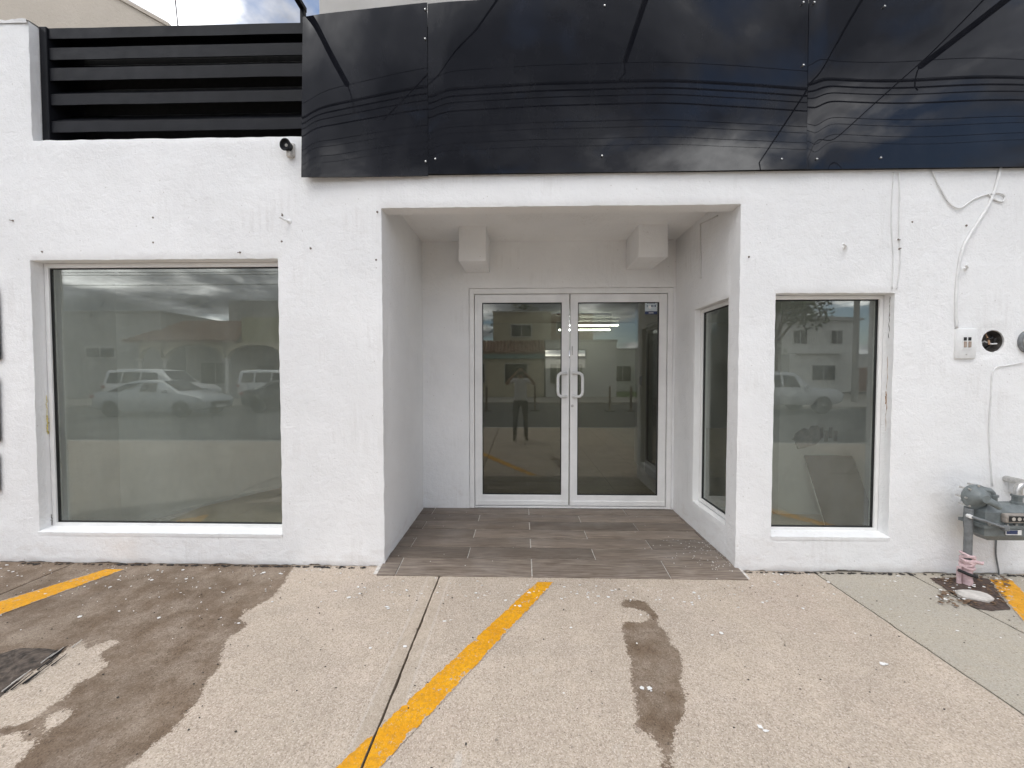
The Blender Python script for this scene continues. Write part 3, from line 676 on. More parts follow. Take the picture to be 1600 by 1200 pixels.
# ------------------------------------------------------------------ louvre screen
LY = 3.185; lvx0, lvx1 = H_LV[0]+.004, SEAM[0]+.35
lvz1 = PY(270, 41, LY).z; lvz0 = H_LV[2]
lv = thing('louvre_screen', 'black metal louvre screen above the left window', 'louvre', (-2.9, LY, lvz0))
MB().box((lvx0, LY-.015, lvz0-.03), (lvx0+.062, LY+.30, lvz1+.01), .005).box((lvx0+.001, LY+.07, lvz1+.0105), (lvx0+.0625, LY+.30, lvz1+.058)).build('side_post', BLACKM, lv)
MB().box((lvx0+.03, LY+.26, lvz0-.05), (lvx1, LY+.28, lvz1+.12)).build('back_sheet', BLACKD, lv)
def slat(v0, v1, top=False):
    zt_, zb_ = PY(270, v0, LY).z, PY(270, v1, LY).z; m = MB(); n = 24; dy, dz = (.185, .165) if not top else (.22, .02)
    prof = [(LY+.012, zb_+.004), (LY, zb_), (LY, zt_), (LY+dy, zt_+dz), (LY+dy, zt_+dz-.004), (LY+.004, zt_-.006)]
    for i in range(n+1):
        x = lvx0+.063 + (lvx1-lvx0-.063)*i/n; w = .0035*nz(x*2.1, v0)
        for y, z in prof: m.v.append(Vector((x, y + .003*nz(x*3, v0, 2), z + w)))
    k = len(prof)
    for i in range(n):
        for q in range(k): m.f.append((i*k+q, i*k+(q+1) % k, (i+1)*k+(q+1) % k, (i+1)*k+q))
    return m.build('slat', BLACKM, lv, True)
slat(40, 56.5, True)
for v0, v1 in ((71, 89.5), (103, 122.5), (144, 161), (187, 204)): slat(v0, v1)
# crumbled coping on the pier left of the louvre
mb = MB(); n = 26
for i in range(n+1):
    x = -4.77 + (H_LV[0]+4.77+.005)*i/n
    for y, z in ((WY-.008, 4.435), (WY-.012+.006*nz(x*9), 4.462+.012*nz(x*14, 1)), (WY+.06, 4.472+.008*nz(x*17, 2)), (WY+.19, 4.47), (WY+.195, 4.43)): mb.v.append(Vector((x, y, z)))
for i in range(n):
    for k in range(4): mb.f.append((i*5+k, (i+1)*5+k, (i+1)*5+k+1, i*5+k+1))
mb.build('coping', STUCCO, bld, True)

# ------------------------------------------------------------------ buildings behind and beside
nb = thing('neighbour_building', 'beige rendered gable wall rising behind the louvre screen', 'building', (-6, 6.2, 0))
Y = 6.2; g = [PY(262, 42, Y), PY(186, 0, Y)]; up = g[1] + (g[1]-g[0])*1.3
MB().prism([(-11, Y, -.1), (g[0].x+.12, Y, -.1), (g[0].x+.12, Y, g[0].z-.08), (g[0].x, Y, g[0].z), (g[1].x, Y, g[1].z), (up.x, Y, up.z), (-11, Y, up.z+.2)], (0, 4, 0)).build('wall', BEIGE, nb)
MB().prism([(g[0].x+.03, Y-.03, g[0].z-.01), (up.x+.03, Y-.03, up.z-.01), (up.x+.03, Y-.03, up.z+.05), (g[0].x+.03, Y-.03, g[0].z+.05)], (0, 4, 0)).build('coping', BEIGE, nb)
us = thing('upper_storey', 'grey rendered set-back upper storey above the black fascia', 'building', (3, 4.4, 3.3))
p = PY(498, 5, 4.3)
MB().box((p.x, 4.3, 3.301), (7.6, 10.5, 6.6), .015).build('wall', simple('warm_grey_render', (.47, .45, .42), .9, 0, .12, 1.5, .7, 60), us)
MB().box((p.x-.05, 4.25, 6.601), (7.65, 10.55, 6.75), .01).build('parapet', GREYW, us)
yw = thing('yard_wall', 'pale yard wall glimpsed through the back window', 'wall', (1, 14, 0))
MB().box((-4, 14, -.15), (6, 14.2, 2.15), .01).build('masonry', STUCCO, yw); MB().box((-4.03, 13.97, 2.151), (6.03, 14.23, 2.22), .008).build('coping', GREYW, yw)
gt = thing('black_gate', 'black metal gate at the left edge of the white wall', 'gate', (-4.8, 3.12, 0))
for v0, v1 in ((448, 562), (590, 690), (708, 768)):
    m = MB(); a = PY(-1, (v0+v1)/2, 3.085); m.box((-5.2, 3.075, PY(2, v1, 3.08).z), (a.x, 3.085, PY(2, v0, 3.08).z), .002); m.build('panel', BLACKM, gt)
MB().box((-5.6, 3.095, .02), (-4.76, 3.12, 2.6), .004).build('frame', simple('pale_gate_frame', (.62,.61,.60), .6), gt)
sw = thing('side_building', 'grey rendered neighbouring front left of the shop', 'building', (-8, 3.2, 0))
MB().box((-13.5, 3.13, -.1), (-4.77, 6.1, 4.1), .01).build('wall', GREYW, sw)

# ------------------------------------------------------------------ fittings on the facade
for i, (u, v) in enumerate(((20,345), (239,340), (441,336), (239,379), (375,394), (440,377), (485,388), (66,393), (589,331), (588,406), (1170,401), (1425,347), (1404,374), (1510,352), (1405,389))):
    p = PY(u, v, WY-.001); m = MB().lathe(p + Vector((0, .01, 0)), (random.uniform(-.3,.3), -1, random.uniform(-.3,.3)), [(0, .009), (.011, .008), (.014, .005)], 10)
    if i % 2 == 0: m.tube([p + Vector((0, .005, 0)), p + Vector((random.uniform(-.01,.01), -.022, random.uniform(-.012, .004)))], .0035, 6)
    m.build('wall_plug', RUST, bld, True)
for u, v in ((452,346), (1320,387), (1508,420)):
    p = PY(u, v, WY); m = MB().lathe(p + Vector((0, .01, 0)), (0, -1, 0), [(0, .024), (.013, .020), (.018, .012)], 12).tube([p, p+Vector((-.015, -.03, .0)), p+Vector((-.05, -.045, .018))], .008, 7)
    m.build('painted_hook', PLAST, bld, True)
lp = PY(455, 232, WY)
wl = thing('wall_lamp', 'small dark round lamp holder beside the fascia corner', 'wall lamp', lp)
MB().box((lp.x-.032, WY-.022, lp.z-.075), (lp.x+.034, WY+.006, lp.z+.035), .010).build('bracket', simple('painted_bracket', (.55,.53,.50), .7, 0, .3, 30), wl, True)
MB().lathe((lp.x-.003, WY-.01, lp.z), (-.12, -1, -.10), [(0, .030), (.05, .042), (.058, .047), (.060, .040), (.045, .030), (.042, .004)], 20).build('shade', BLACKM, wl, True)
MB().lathe((lp.x-.006, WY-.045, lp.z-.004), (-.12, -1, -.10), [(0, .013), (.010, .012)], 12).build('socket', simple('lamp_socket', (.30,.29,.27), .5), wl, True)
MB().box((lp.x-.010, WY-.05, lp.z-.088), (lp.x+.022, WY-.010, lp.z-.045), .006).build('clamp', STONE, wl, True)

op = PY(1506, 537, WY)
ow = thing('outlet_plate', 'white cover plate with two sockets beside the round hole', 'outlet', (op.x, WY, op.z))
MB().box((op.x-.075, WY-.020, op.z-.118), (op.x+.075, WY+.008, op.z+.118), .008).build('plate', PLAST, ow, True)
MB().box((op.x-.036, WY-.0235, op.z-.05), (op.x+.040, WY-.019, op.z+.066), .002).build('insert', PLAST, ow)
m = MB()
for dx in (-.017, .017): m.box((op.x+dx-.011, WY-.0255, op.z+.022), (op.x+dx+.011, WY-.023, op.z+.048))
m.build('socket_slot', GASK, ow)
m = MB()
for dx in (-.017, .017): m.box((op.x+dx-.010, WY-.030, op.z-.030), (op.x+dx+.010, WY-.023, op.z+.016), .003)
m.build('switch_toggle', simple('brown_plastic', (.34,.27,.22), .5), ow)
MB().lathe((op.x, WY-.020, op.z-.085), (0, -1, 0), [(0, .006), (.002, .005)], 10).build('screw', CHROME, ow)

jbt = thing('junction_box', 'open round wall box with loose wire ends', 'junction box', (jb.x, WY+.01, jb.z))
m = MB(); n = 28; prof = [(.004, .083), (.0, .079), (.06, .077), (.062, .002)]
for h, r in prof: m.v += [Vector((jb.x + r*math.cos(2*math.pi*k/n), WY+.012+h, jb.z + r*math.sin(2*math.pi*k/n))) for k in range(n)]
for i in range(len(prof)-1):
    for k in range(n): m.f.append((i*n+k, i*n+(k+1) % n, (i+1)*n+(k+1) % n, (i+1)*n+k))
m.build('cup', simple('grimy_galvanised', (.10,.092,.085), .6, .4, .5, 25), jbt, True)
for k, (a, r) in enumerate(((.4, .05), (2.2, .055), (3.6, .04), (5.2, .05))):
    c0 = Vector((jb.x + r*math.cos(a), WY+.07, jb.z + r*math.sin(a)))
    MB().tube([c0, c0 + Vector((-.3*r*math.cos(a), -.03, .02)), Vector((jb.x + .02*math.cos(a+1), WY+.015, jb.z + .022*math.sin(a+1))), Vector((jb.x + .045*math.cos(a+2), WY+.012, jb.z + .03*math.sin(a+2)))], .006, 6).build('wire', [CABLE, simple('copper_end', (.45,.28,.17), .4, .6), WCABLE, CABLE][k], jbt, True)
c2 = PY(1608, 534, WY)
cv = thing('round_cover', 'grey round metal cover cut by the right edge of the picture', 'cover', (c2.x, WY, c2.z))
MB().lathe((c2.x, WY+.006, c2.z), (0, -1, 0), [(0, .092), (.022, .092), (.026, .088), (.026, .074), (.018, .070)], 32).build('ring', PIPE, cv, True)
MB().lathe((c2.x, WY-.010, c2.z), (0, -1, 0), [(0, .070), (.012, .066), (.030, .050), (.034, .010)], 32).build('lid', simple('dull_zinc', (.38,.37,.35), .45, .5), cv, True)
def wcable(pts, r, label, name='wall_cable', mat=WCABLE, off=.008):
    P = [PY(u, v, WY-off) for u, v in pts]; Q = []
    for i in range(len(P)-1):
        p_, a, b, n_ = P[max(i-1,0)], P[i], P[i+1], P[min(i+2, len(P)-1)]
        for k in range(6):
            t = k/6; Q.append(.5*((2*a) + (b-p_)*t + (2*p_-5*a+4*b-n_)*t*t + (3*a-p_-3*b+n_)*t**3))
    Q.append(P[-1]); return tag(MB().tube(Q, r, 8).build(name, mat, None, 'all'), label, 'cable')
wcable([(1563,262), (1556,292), (1545,320), (1525,352), (1506,385), (1497,425), (1494,470), (1495,513)], .010, 'thick white cable running down to the outlet plate')
wcable([(1456,266), (1470,295), (1484,318), (1500,325), (1520,312), (1545,303), (1562,302), (1570,307), (1566,315), (1554,312), (1545,304)], .005, 'thin white cable looping beside the thick one under the fascia')
wcable([(1397,268), (1395,300), (1393,350), (1396,400), (1394,452)], .0035, 'thin painted cable above the corner of the right window, left strand')
wcable([(1405,268), (1406,310), (1405,360), (1407,410), (1401,452)], .0035, 'thin painted cable above the corner of the right window, right strand')
wcable([(1600,566), (1575,571), (1553,578), (1549,620), (1546,680), (1551,760)], .004, 'thin painted cable dropping from the right edge to the gas meter')
wcable([(1557,838), (1556,865), (1560,890), (1561,903)], .005, 'short grey cable below the gas meter', 'ground_wire', PIPE)
# conduit in the porch
q = [PX(1121, 337, XR-.01), PX(1094, 350, XR-.01), PX(1095, 433, XR-.01)]
tag(MB().tube(q, .006, 8).lathe(q[2], (0,0,-1), [(0,.008),(.012,.008)], 8).build('porch_cable', simple('painted_conduit', (.62,.61,.59), .6), None, True), 'thin cable on the right wall of the porch', 'cable')

# ------------------------------------------------------------------ gas meter
GY = 2.93
gx = PY(1513, 830, GY).x; gm = thing('gas_meter', 'grey gas meter with regulator and riser pipe on the wall', 'gas meter', (gx+.2, GY, 0))
ztop = PY(1513, 782, GY).z; ztape = PY(1513, 868, GY).z
MB().tube([(gx, GY, .12), (gx, GY, ztop-.06)], .024, 14).build('riser_pipe', PIPE, gm, True)
m = MB().tube([(gx+.004*math.sin(i), GY, .005 + (ztape-.03)*i/12) for i in range(13)], [.030 + .003*nz(i*1.7) for i in range(13)], 14)
m.build('taped_pipe', PINK, gm, True)
m = MB()
for i in range(7):
    z = ztape - .075 + i*.013; pts = []
    for k in range(15): a = 2*math.pi*k/14; pts.append((gx + (.034+.006*nz(i*3.3, k*.5))*math.cos(a), GY + .034*math.sin(a), z + .016*math.sin(a + i*1.9)))
    m.tube(pts, [.010 + .004*nz(i, k*.8) for k in range(15)], 6, False)
m.tube([(gx+.02, GY-.02, ztape-.035), (gx+.075, GY-.03, ztape-.045), (gx+.085, GY-.03, ztape-.03)], [.016, .011, .003], 6)
m.build('tape_knot', PINK, gm, True)
MB().tube([(gx-.045, GY+.01, .0), (gx-.047, GY+.01, .14)], .014, 8).build('tape_tail', PINK, gm, True)
MB().tube([(gx-.075, GY-.01, .125), (gx-.03, GY-.035, .105), (gx+.03, GY-.035, .085), (gx+.06, GY, .08)], .012, 6).build('clamp_band', GASK, gm, True)
rc = PY(1526, 777, GY)
MB().lathe((rc.x, GY+.05, rc.z), (-.10, -1, .05), [(0, .035), (.02, .062), (.035, .074), (.040, .092), (.052, .094), (.062, .092), (.066, .074), (.085, .058), (.10, .032), (.105, .03), (.125, .028)], 28).build('regulator', METER, gm, True)
m = MB()
for k in range(8): a = 2*math.pi*k/8; m.lathe((rc.x + .088*math.cos(a), GY+.008, rc.z + .088*math.sin(a)), (0,-1,0), [(-.05,.008),(.022,.008)], 6)
m.build('bolt', CHROME, gm)
MB().tube([(rc.x+.015, GY-.05, rc.z-.005), (rc.x+.035, GY-.085, rc.z-.025), (rc.x+.062, GY-.09, rc.z-.045)], [.028, .024, .020], 12).build('vent', METER, gm, True)
m = MB(); elb = PY(1549, 770, GY)
my0 = GY-.07; bx0 = PY(1538, 820, my0).x; bx1 = bx0+.44; bzt, bzb = PY(1560, 792, my0).z, PY(1560, 849, my0).z
m.tube([(gx+.0, GY+.03, ztop-.02), (gx+.02, GY+.02, ztop+.05), (gx+.07, GY, elb.z+.022), (elb.x-.05, GY, elb.z+.022), (elb.x-.018, GY, elb.z+.016), (elb.x-.002, GY, elb.z+.0), (elb.x+.005, GY, elb.z-.03), (elb.x+.005, GY, bzt)], .023, 12)
m.build('inlet_pipe', METER, gm, True)
m = MB()
for cx in (elb.x+.005, PY(1590, 770, GY).x):
    MB().lathe((cx, GY, bzt-.002), (0,0,1), [(0,.036),(.018,.036),(.02,.028),(.055,.028),(.056,.034),(.072,.034)], 8).build('union_nut', METER, gm, True)
ox = PY(1590, 770, GY).x
MB().tube([(ox, GY, bzt+.05), (ox, GY, bzt+.11), (ox+.012, GY, bzt+.135), (ox+.05, GY, bzt+.145), (ox+.10, GY+.02, bzt+.145), (ox+.115, GY+.05, bzt+.145), (ox+.12, WY+.02, bzt+.145)], .024, 12).build('outlet_pipe', CHROME, gm, True)
MB().box((PY(1583, 762, 3.07).x, 3.06, PY(1590, 772, 3.07).z), (PY(1604, 762, 3.07).x, WY+.01, PY(1590, 754, 3.07).z), .018).build('mortar_lump', STUCCO, gm, True)
# meter case: chamfered casing with flange, index window, label
y0, y1 = my0, GY+.075; zm = bzb + (bzt-bzb)*.47; w = bx1-bx0
def caseprof(z0, z1, c0, c1, mb, g=0.0):
    r0 = [(bx0+c0-g, y0+c0*.6-g), (bx1-c0+g, y0+c0*.6-g), (bx1-c0+g, y1-c0*.3+g), (bx0+c0-g, y1-c0*.3+g)]; r1 = [(bx0+c1-g, y0+c1*.6-g), (bx1-c1+g, y0+c1*.6-g), (bx1-c1+g, y1-c1*.3+g), (bx0+c1-g, y1-c1*.3+g)]
    mb.add([(x, y, z0) for x, y in r0] + [(x, y, z1) for x, y in r1], [(3,2,1,0), (4,5,6,7)] + [(i, (i+1) % 4, 4+(i+1) % 4, 4+i) for i in range(4)])
m = MB(); caseprof(bzb, bzb+.05, .09, .012, m); caseprof(bzb+.0505, zm, .012, .006, m); caseprof(zm+.0005, bzt-.045, .006, .010, m); caseprof(bzt-.0445, bzt, .010, .06, m)
cs = m.build('meter_case', METER, gm)
m = MB(); caseprof(zm-.014, zm+.010, .0, .0, m, .012); m.build('flange', METER, cs)
m = MB(); [m.lathe((bx0+.03+k*(w-.06)/6, y0-.004, zm+.010), (0,0,1), [(0,.008),(.010,.008)], 6) for k in range(7)]; m.build('bolt', CHROME, cs)
m = MB().tube([(bx0-.05, y0+.05, zm+.055), (bx0-.02, y0-.02, zm+.045), (bx0+.05, y0-.028, zm+.02), (bx0+.12, y0-.028, zm-.004)], .010, 8).box((bx0+.10, y0-.04, zm-.022), (bx0+.135, y0-.012, zm+.018), .004); m.build('lever', PIPE, cs, True)
MB().lathe((bx0-.05, y0+.05, zm+.055), (-.3,-1,0), [(-.012,.016),(.016,.014)], 10).build('lever_cap', PLAST, cs, True)
ix = PY(1572, 810, y0-.03).x+.11; MB().box((ix-.11, y0-.030, zm+.03), (ix+.11, y0+.012, zm+.10), .018).build('index_box', simple('index_frame', (.30,.27,.24), .5, .2, .3, 30), cs, True)
ib = MB().box((ix-.09, y0-.032, zm+.045), (ix+.09, y0-.029, zm+.085)).build('index_window', GASK, cs)
m = MB(); [m.lathe((ix-.06+.04*k, y0-.033, zm+.065), (0,-1,0), [(0,.013),(.002,.013)], 12) for k in range(4)]; m.build('dial', simple('dial_face', (.48,.45,.40), .5), cs)
lx = PY(1571, 828, y0).x+.055; MB().box((lx-.055, y0-.0045, zm-.062), (lx+.055, y0+.001, zm-.026)).build('label_plate', PLAST, cs); MB().box((lx-.052, y0-.0065, zm-.055), (lx+.025, y0-.004, zm-.028)).build('label_plate', NAVY, cs)

# soil pocket, stone and litter at the foot of the pipe
sp = [PZ(u, v) for u, v in ((1452,904), (1500,903), (1545,905), (1562,930), (1580,953), (1545,955), (1522,950), (1490,930), (1470,916))]
mb = MB(); cx = sum(p.x for p in sp)/len(sp); cy = sum(p.y for p in sp)/len(sp); N = 60; rings = 8; rim = []
for k in range(N):
    t = k/N*len(sp); i = int(t); p = sp[i % len(sp)].lerp(sp[(i+1) % len(sp)], t-i); rim.append(Vector((p.x + .02*nz(k*.8, 1), min(p.y + .02*nz(k*.8, 5), 3.13), 0)))
mb.v.append(Vector((cx, cy, .014)))
for r in range(1, rings+1):
    for k in range(N):
        p = Vector((cx, cy, 0)).lerp(rim[k], r/rings); z = (.010 + .008*nz(p.x*14, p.y*14)) * (1-(r/rings)**4) + .0045; mb.v.append(Vector((p.x, p.y, z)))
for k in range(N): mb.f.append((0, 1+k, 1+(k+1) % N))
for r in range(rings-1):
    for k in range(N): a = 1+r*N; mb.f.append((a+k, a+(k+1) % N, a+N+(k+1) % N, a+N+k))
so = mb.build('soil', SOIL, None, True); so['kind'] = 'stuff'; so['label'] = 'dark soil pocket round the gas riser pipe'; so['category'] = 'soil'
sc = PZ(1523, 936); m = MB(); K = 11; ring0 = [(.105*(1+.3*nz(k*1.3, 2))*math.cos(2*math.pi*k/K), .060*(1+.4*nz(k*1.1, 7))*math.sin(2*math.pi*k/K)) for k in range(K)]
for s_, z in ((1.0, .006), (1.02, .026), (.86, .040)): m.v += [Vector((sc.x + (x*.95 - y*.3)*s_, sc.y + (y + x*.0)*s_, z + .004*nz(x*20, y*20))) for x, y in ring0]
for i in range(2):
    for k in range(K): m.f.append((i*K+k, i*K+(k+1) % K, (i+1)*K+(k+1) % K, (i+1)*K+k))
m.f += [tuple(range(K))[::-1], tuple(2*K+k for k in range(K))]
tag(m.build('stone', STONE, None), 'pale flat chunk of mortar beside the taped pipe', 'stone')
# flakes of paint and litter
def flakes(name, mat, n, gen, label, cat):
    m = MB()
    for _ in range(n):
        x, y, s, z = gen(); k = random.randint(4, 6); a0 = random.random()*6; el = random.uniform(.35, 1)
        pts = [(x + s*(.6+.6*random.random())*math.cos(a0+2*math.pi*i/k), y + s*el*(.6+.6*random.random())*math.sin(a0+2*math.pi*i/k), z + .001 + random.random()*.002) for i in range(k)]
        m.add(pts + [(p[0], p[1], z) for p in pts], [tuple(range(k))] + [(i, (i+1) % k, k+(i+1) % k, k+i) for i in range(k)])
    o = m.build(name, mat); o['kind'] = 'stuff'; o['label'] = label; o['category'] = cat; return o
def gflake():
    y = 3.06 - abs(random.gauss(0, .32)); x = random.uniform(-4.3, 4.6)
    if y > 2.9 and XL-.1 < x < XR+.1: y -= .25
    return x, max(y, 1.0), random.choice((.003, .004, .005, .008, .013))*random.uniform(.6, 1.2), .004
flakes('paint_flakes', CHIP, 520, gflake, 'white paint flakes scattered along the foot of the wall', 'flakes')
def bflake():
    u, v = random.choice(((430,938),(1272,978),(1376,1036),(700,972),(585,1010),(610,948),(480,1085),(250,968),(1010,1078),(1190,1140),(820,945),(1120,990),(1500,985))); p = PZ(u + random.uniform(-8, 8), v + random.uniform(-4, 4)); return p.x, p.y, random.uniform(.006, .017), .004
flakes('plaster_chips', CHIP, 20, bflake, 'larger white plaster chips lying about the pavement', 'flakes')
def tflake():
    return XR - abs(random.gauss(0, .22)), random.uniform(3.02, 3.6), random.uniform(.002, .006), .041
flakes('paint_crumbs', CHIP, 90, tflake, 'white paint crumbs on the porch tiles by the right wall', 'flakes')
def lflake():
    u, v = random.uniform(1462, 1575), random.uniform(903, 950); p = PZ(u, v); return p.x, min(p.y, 3.08), random.uniform(.006, .02), .014
flakes('leaf_litter', simple('dry_leaf', (.16, .10, .06), .9, 0, .5, 30), 150, lflake, 'brown leaf litter on the soil pocket', 'litter')
def wflake():
    u, v = random.uniform(1462, 1580), random.uniform(903, 945); p = PZ(u, v); return p.x, min(p.y, 3.08), random.uniform(.004, .013), .020
flakes('plaster_crumbs', CHIP, 46, wflake, 'white plaster crumbs lying on the soil pocket', 'flakes')
def dflake(): return random.uniform(-4, 4.4), random.uniform(1.2, 3.0), random.uniform(.002, .007), .004
flakes('dark_litter', simple('dark_litter', (.05, .042, .036), .9), 260, dflake, 'tiny dark twigs and grit on the pavement', 'litter')
# tar and grime crumbs in the joint between wall and pavement
def jflake():
    while True:
        x = random.uniform(-4.2, 4.4)
        if not (XL-.02 < x < XR+.02): break
    return x, 3.088 - abs(random.gauss(0, .008)), random.uniform(.006, .020), .003
flakes('wall_foot_grime', simple('grime', (.03, .026, .024), .95), 300, jflake, 'black grime caught along the foot of the wall', 'grime')
# broken inspection cover at the left edge of the pavement
mc = [PZ(u, v) for u, v in ((-60,1035), (0,1022), (30,1013), (70,1013), (97,1018), (80,1035), (45,1050), (0,1090), (-80,1120))]
ic = thing('broken_patch', 'broken dark hole with splintered edge in the wet pavement at the left', 'pothole', mc[0])
mc = [mc[i].lerp(mc[(i+1) % 9], k/5) + Vector((.03*nz(i*5+k, 3, 1), .025*nz(i*5+k, 9, 4), 0))*(1 if 0 < i < 6 else .3) for i in range(9) for k in range(5)]
m = MB(); K = len(mc); c = sum(mc, Vector())/K
m.v = [c + Vector((0,0,.006))] + [c.lerp(p, .62+.1*nz(i*1.7)) + Vector((0,0,.009+.006*nz(i*3.1))) for i, p in enumerate(mc)] + [p + Vector((0,0,.0015)) for p in mc]
for i in range(K): j = (i+1) % K; m.f += [(0, 1+i, 1+j), (1+i, 1+K+i, 1+K+j, 1+j)]
m.build('dark_fill', simple('wet_tar', (.085, .066, .052), .8, 0, .75, 26, 1.5, 50), ic)
for i in range(16):
    t = i/15; p = PZ(98, 1018).lerp(PZ(2, 1088), t); d = (PZ(98, 1018) - PZ(2, 1088)).normalized(); o_ = Vector((random.uniform(-.03, .05), random.uniform(-.04, .03), 0))
    MB().tube([p + o_ + Vector((0,0,.008)), p + o_ + d*random.uniform(.04, .14) + Vector((0, random.uniform(-.02, .02), .012))], [.004, .0015], 5).build('splinter', [CABLE, STONE][i % 3 == 0], ic)

# ------------------------------------------------------------------ overhead wires
def wire(pts, r, label, group='overhead wires', sag=0.0):
    P = []
    for a, b in zip(pts, pts[1:]):
        a, b = Vector(a), Vector(b)
        for k in range(12): t = k/12; P.append(a.lerp(b, t) - Vector((0, 0, sag*4*t*(1-t))))
    P.append(Vector(pts[-1])); return tag(MB().tube(P, r, 6).build('overhead_wire', CABLE, None, 'all'), label, 'wire', group)
def mirz(v, y): return 1.6 + (583-v)/600*(2*FY - y)
near = [(146, .020), (155, .016), (164, .010), (176, .014), (139, .006), (112, .006), (198, .006), (207, .005), (222, .005), (232, .004)]
ORD = ['first', 'second', 'third', 'fourth', 'fifth', 'sixth', 'seventh', 'eighth', 'ninth', 'tenth']
for k, (v, r) in enumerate(near):
    z = mirz(v, -2.0); wire([(-34, -2.0-.02*k, z+.25), (0, -2.0-.02*k, z), (34, -2.0-.02*k, z+.25)], r, 'black wire along the near kerb, %s from the top in the fascia reflection' % ORD[sorted(q[0] for q in near).index(v)], 'wires along the near kerb')
for k, z in enumerate((9.1, 8.8, 8.45, 8.1, 7.8, 7.5, 7.2, 6.7)):
    wire([(-60, -15.2-.3*(k % 3), z+.2), (-20, -15.2-.3*(k % 3), z), (18.4, -15.2-.3*(k % 3), z+.1), (60, -15.2, z)], .016, 'black wire across the street, %s from the top in the left window reflection' % ORD[k], 'wires along the far kerb')
wire([(2.73, 4.2, 5.3), (4.4, .6, 6.2), (6.5, -5, 7.6), (13, -15.2, 8.2)], .016, 'black service wire crossing the street from the middle of the roof', None)
wire([(1.3, 4.2, 5.3), (-.6, 1.0, 6.1), (-2.9, -2.2, 7.15)], .014, 'black service wire rising to the left from the roof', None)
wire([(4.1, 4.2, 5.3), (6.0, .2, 6.3), (8.3, -5, 7.8), (20, -15.2, 8.6)], .010, 'thin black service wire crossing the street from the right of the roof', None)
a, b = PY(278, 41, 9.0), PY(268, -60, 9.0); wire([a - (b-a)*.6, b + (b-a)*1.5], .012, 'thin dark cable in front of the cloud above the louvre screen', None)

# ------------------------------------------------------------------ the other side of the street (seen in the panes)
TILE = simple('terracotta_tile', (.25, .135, .095), .85, 0, .3, 3)
WHITEH = simple('white_house_paint', (.70, .69, .66), .85, 0, .08, .8)
CREAM = simple('cream_house_paint', (.55, .49, .36), .85, 0, .12, .8)
TEAL = simple('teal_trim', (.20, .33, .31), .7)
DKGL = simple('dark_window', (.02, .022, .025), .12, 0, .2, 2)
IRON = simple('iron_bars', (.05, .045, .04), .6)
GREYH = simple('grey_house_paint', (.40, .395, .385), .9, 0, .12, .7)
OLIVE = simple('olive_render', (.40, .38, .24), .9, 0, .1, .7)
BRICKH = simple('brick_red_render', (.30, .15, .10), .9, 0, .2, 1.5)
FYY = -17.2                                                   # front line of the houses opposite (they face +y)
def hwin(parent, x0, x1, z0, z1, y, bars=False):
    w = MB().box((x0-.06, y-.02, z0-.06), (x1+.06, y+.05, z1+.06), .01).build('window', WHITEH, parent)
    MB().box((x0, y+.04, z0), (x1, y+.062, z1)).build('pane', DKGL, w)
    m = MB()
    if bars:
        n = max(3, int((x1-x0)/.16))
        for k in range(n+1): xx = x0 + (x1-x0)*k/n; m.box((xx-.012, y+.09, z0), (xx+.012, y+.114, z1))
        for zz in (z0, z1): m.box((x0, y+.066, zz-.015), (x1, y+.12, zz+.015))
        m.build('bars', IRON, w)
    else:
        m.box(((x0+x1)/2-.025, y+.0625, z0), ((x0+x1)/2+.025, y+.075, z1)); m.build('mullion', WHITEH, w)
    return w
def tiled_canopy(parent, x0, x1, z0, z1, y, dep, hip=0.0):
    m = MB(); n = int((x1-x0)/.22)
    m.prism([(x0, y+dep, z0), (x1, y+dep, z0), (x1, y, z1), (x0+hip, y, z1)], (0, 0, -.10)); r = m.build('roof', TILE, parent)
    m = MB()
    for k in range(n):
        xx = x0 + (k+.5)*(x1-x0)/n; f = 0 if hip == 0 else max(0, 1-(xx-x0)/hip); yy = y + dep*f
        zt_ = z1 - (z1-z0)*f; m.tube([(xx, y+dep+.02, z0+.02), (xx, yy, zt_+.02)], .075, 6)
    o = m.build('tile_rows', TILE, r); o['kind'] = 'stuff'
def house(name, label, x0, x1, z, y, mat, dep=8):
    t = thing(name, label, 'house', ((x0+x1)/2, y-dep/2, 0))
    MB().box((x0, y-dep, -.1), (x1, y, z), .02).build('wall', mat, t)
    MB().box((x0-.05, y-dep-.05, z+.001), (x1+.05, y+.05, z+.12), .02).build('parapet', GREYH, t)
    return t
L = 3.22
h1 = house('house', 'long grey walled house opposite, mirrored at the left of the left window', -42, -22.6, 5.4, FYY, GREYH)
hwin(h1, -27.4, -25.6, 2.6, 3.2, FYY); hwin(h1, -35, -33.5, 1.2, 2.4, FYY)
MB().box((-30.6, FYY-.01, 0), (-29.5, FYY+.05, 2.15), .01).build('door', IRON, h1)
h2 = thing('arcade_house', 'house with tiled canopy and pale arches, mirrored in the left window', 'house', (-19, FYY-4, 0))
MB().box((-22.5, FYY-8, -.1), (-13.2, FYY-1.6, 4.0), .02).build('wall', GREYH, h2)
tiled_canopy(h2, -24.2, -17.2, 3.55, 4.95, FYY-1.0, 1.9, 2.2)
MB().box((-17.1, FYY-1.5, 3.4), (-13.2, FYY+.5, 5.0), .02).build('parapet_box', OLIVE, h2)
MB().box((-19.8, FYY-6, 4.01), (-12.4, FYY-2, 6.5), .02).build('upper_wall', GREYH, h2)
cols = [-23.6, -22.0, -18.1, -14.4]
for cx in cols: MB().lathe((cx, FYY+.4, 0), (0,0,1), [(0,.22),(.25,.22),(.26,.13),(2.35,.11),(2.36,.18),(2.5,.2)], 12).build('column', WHITEH, h2, True)
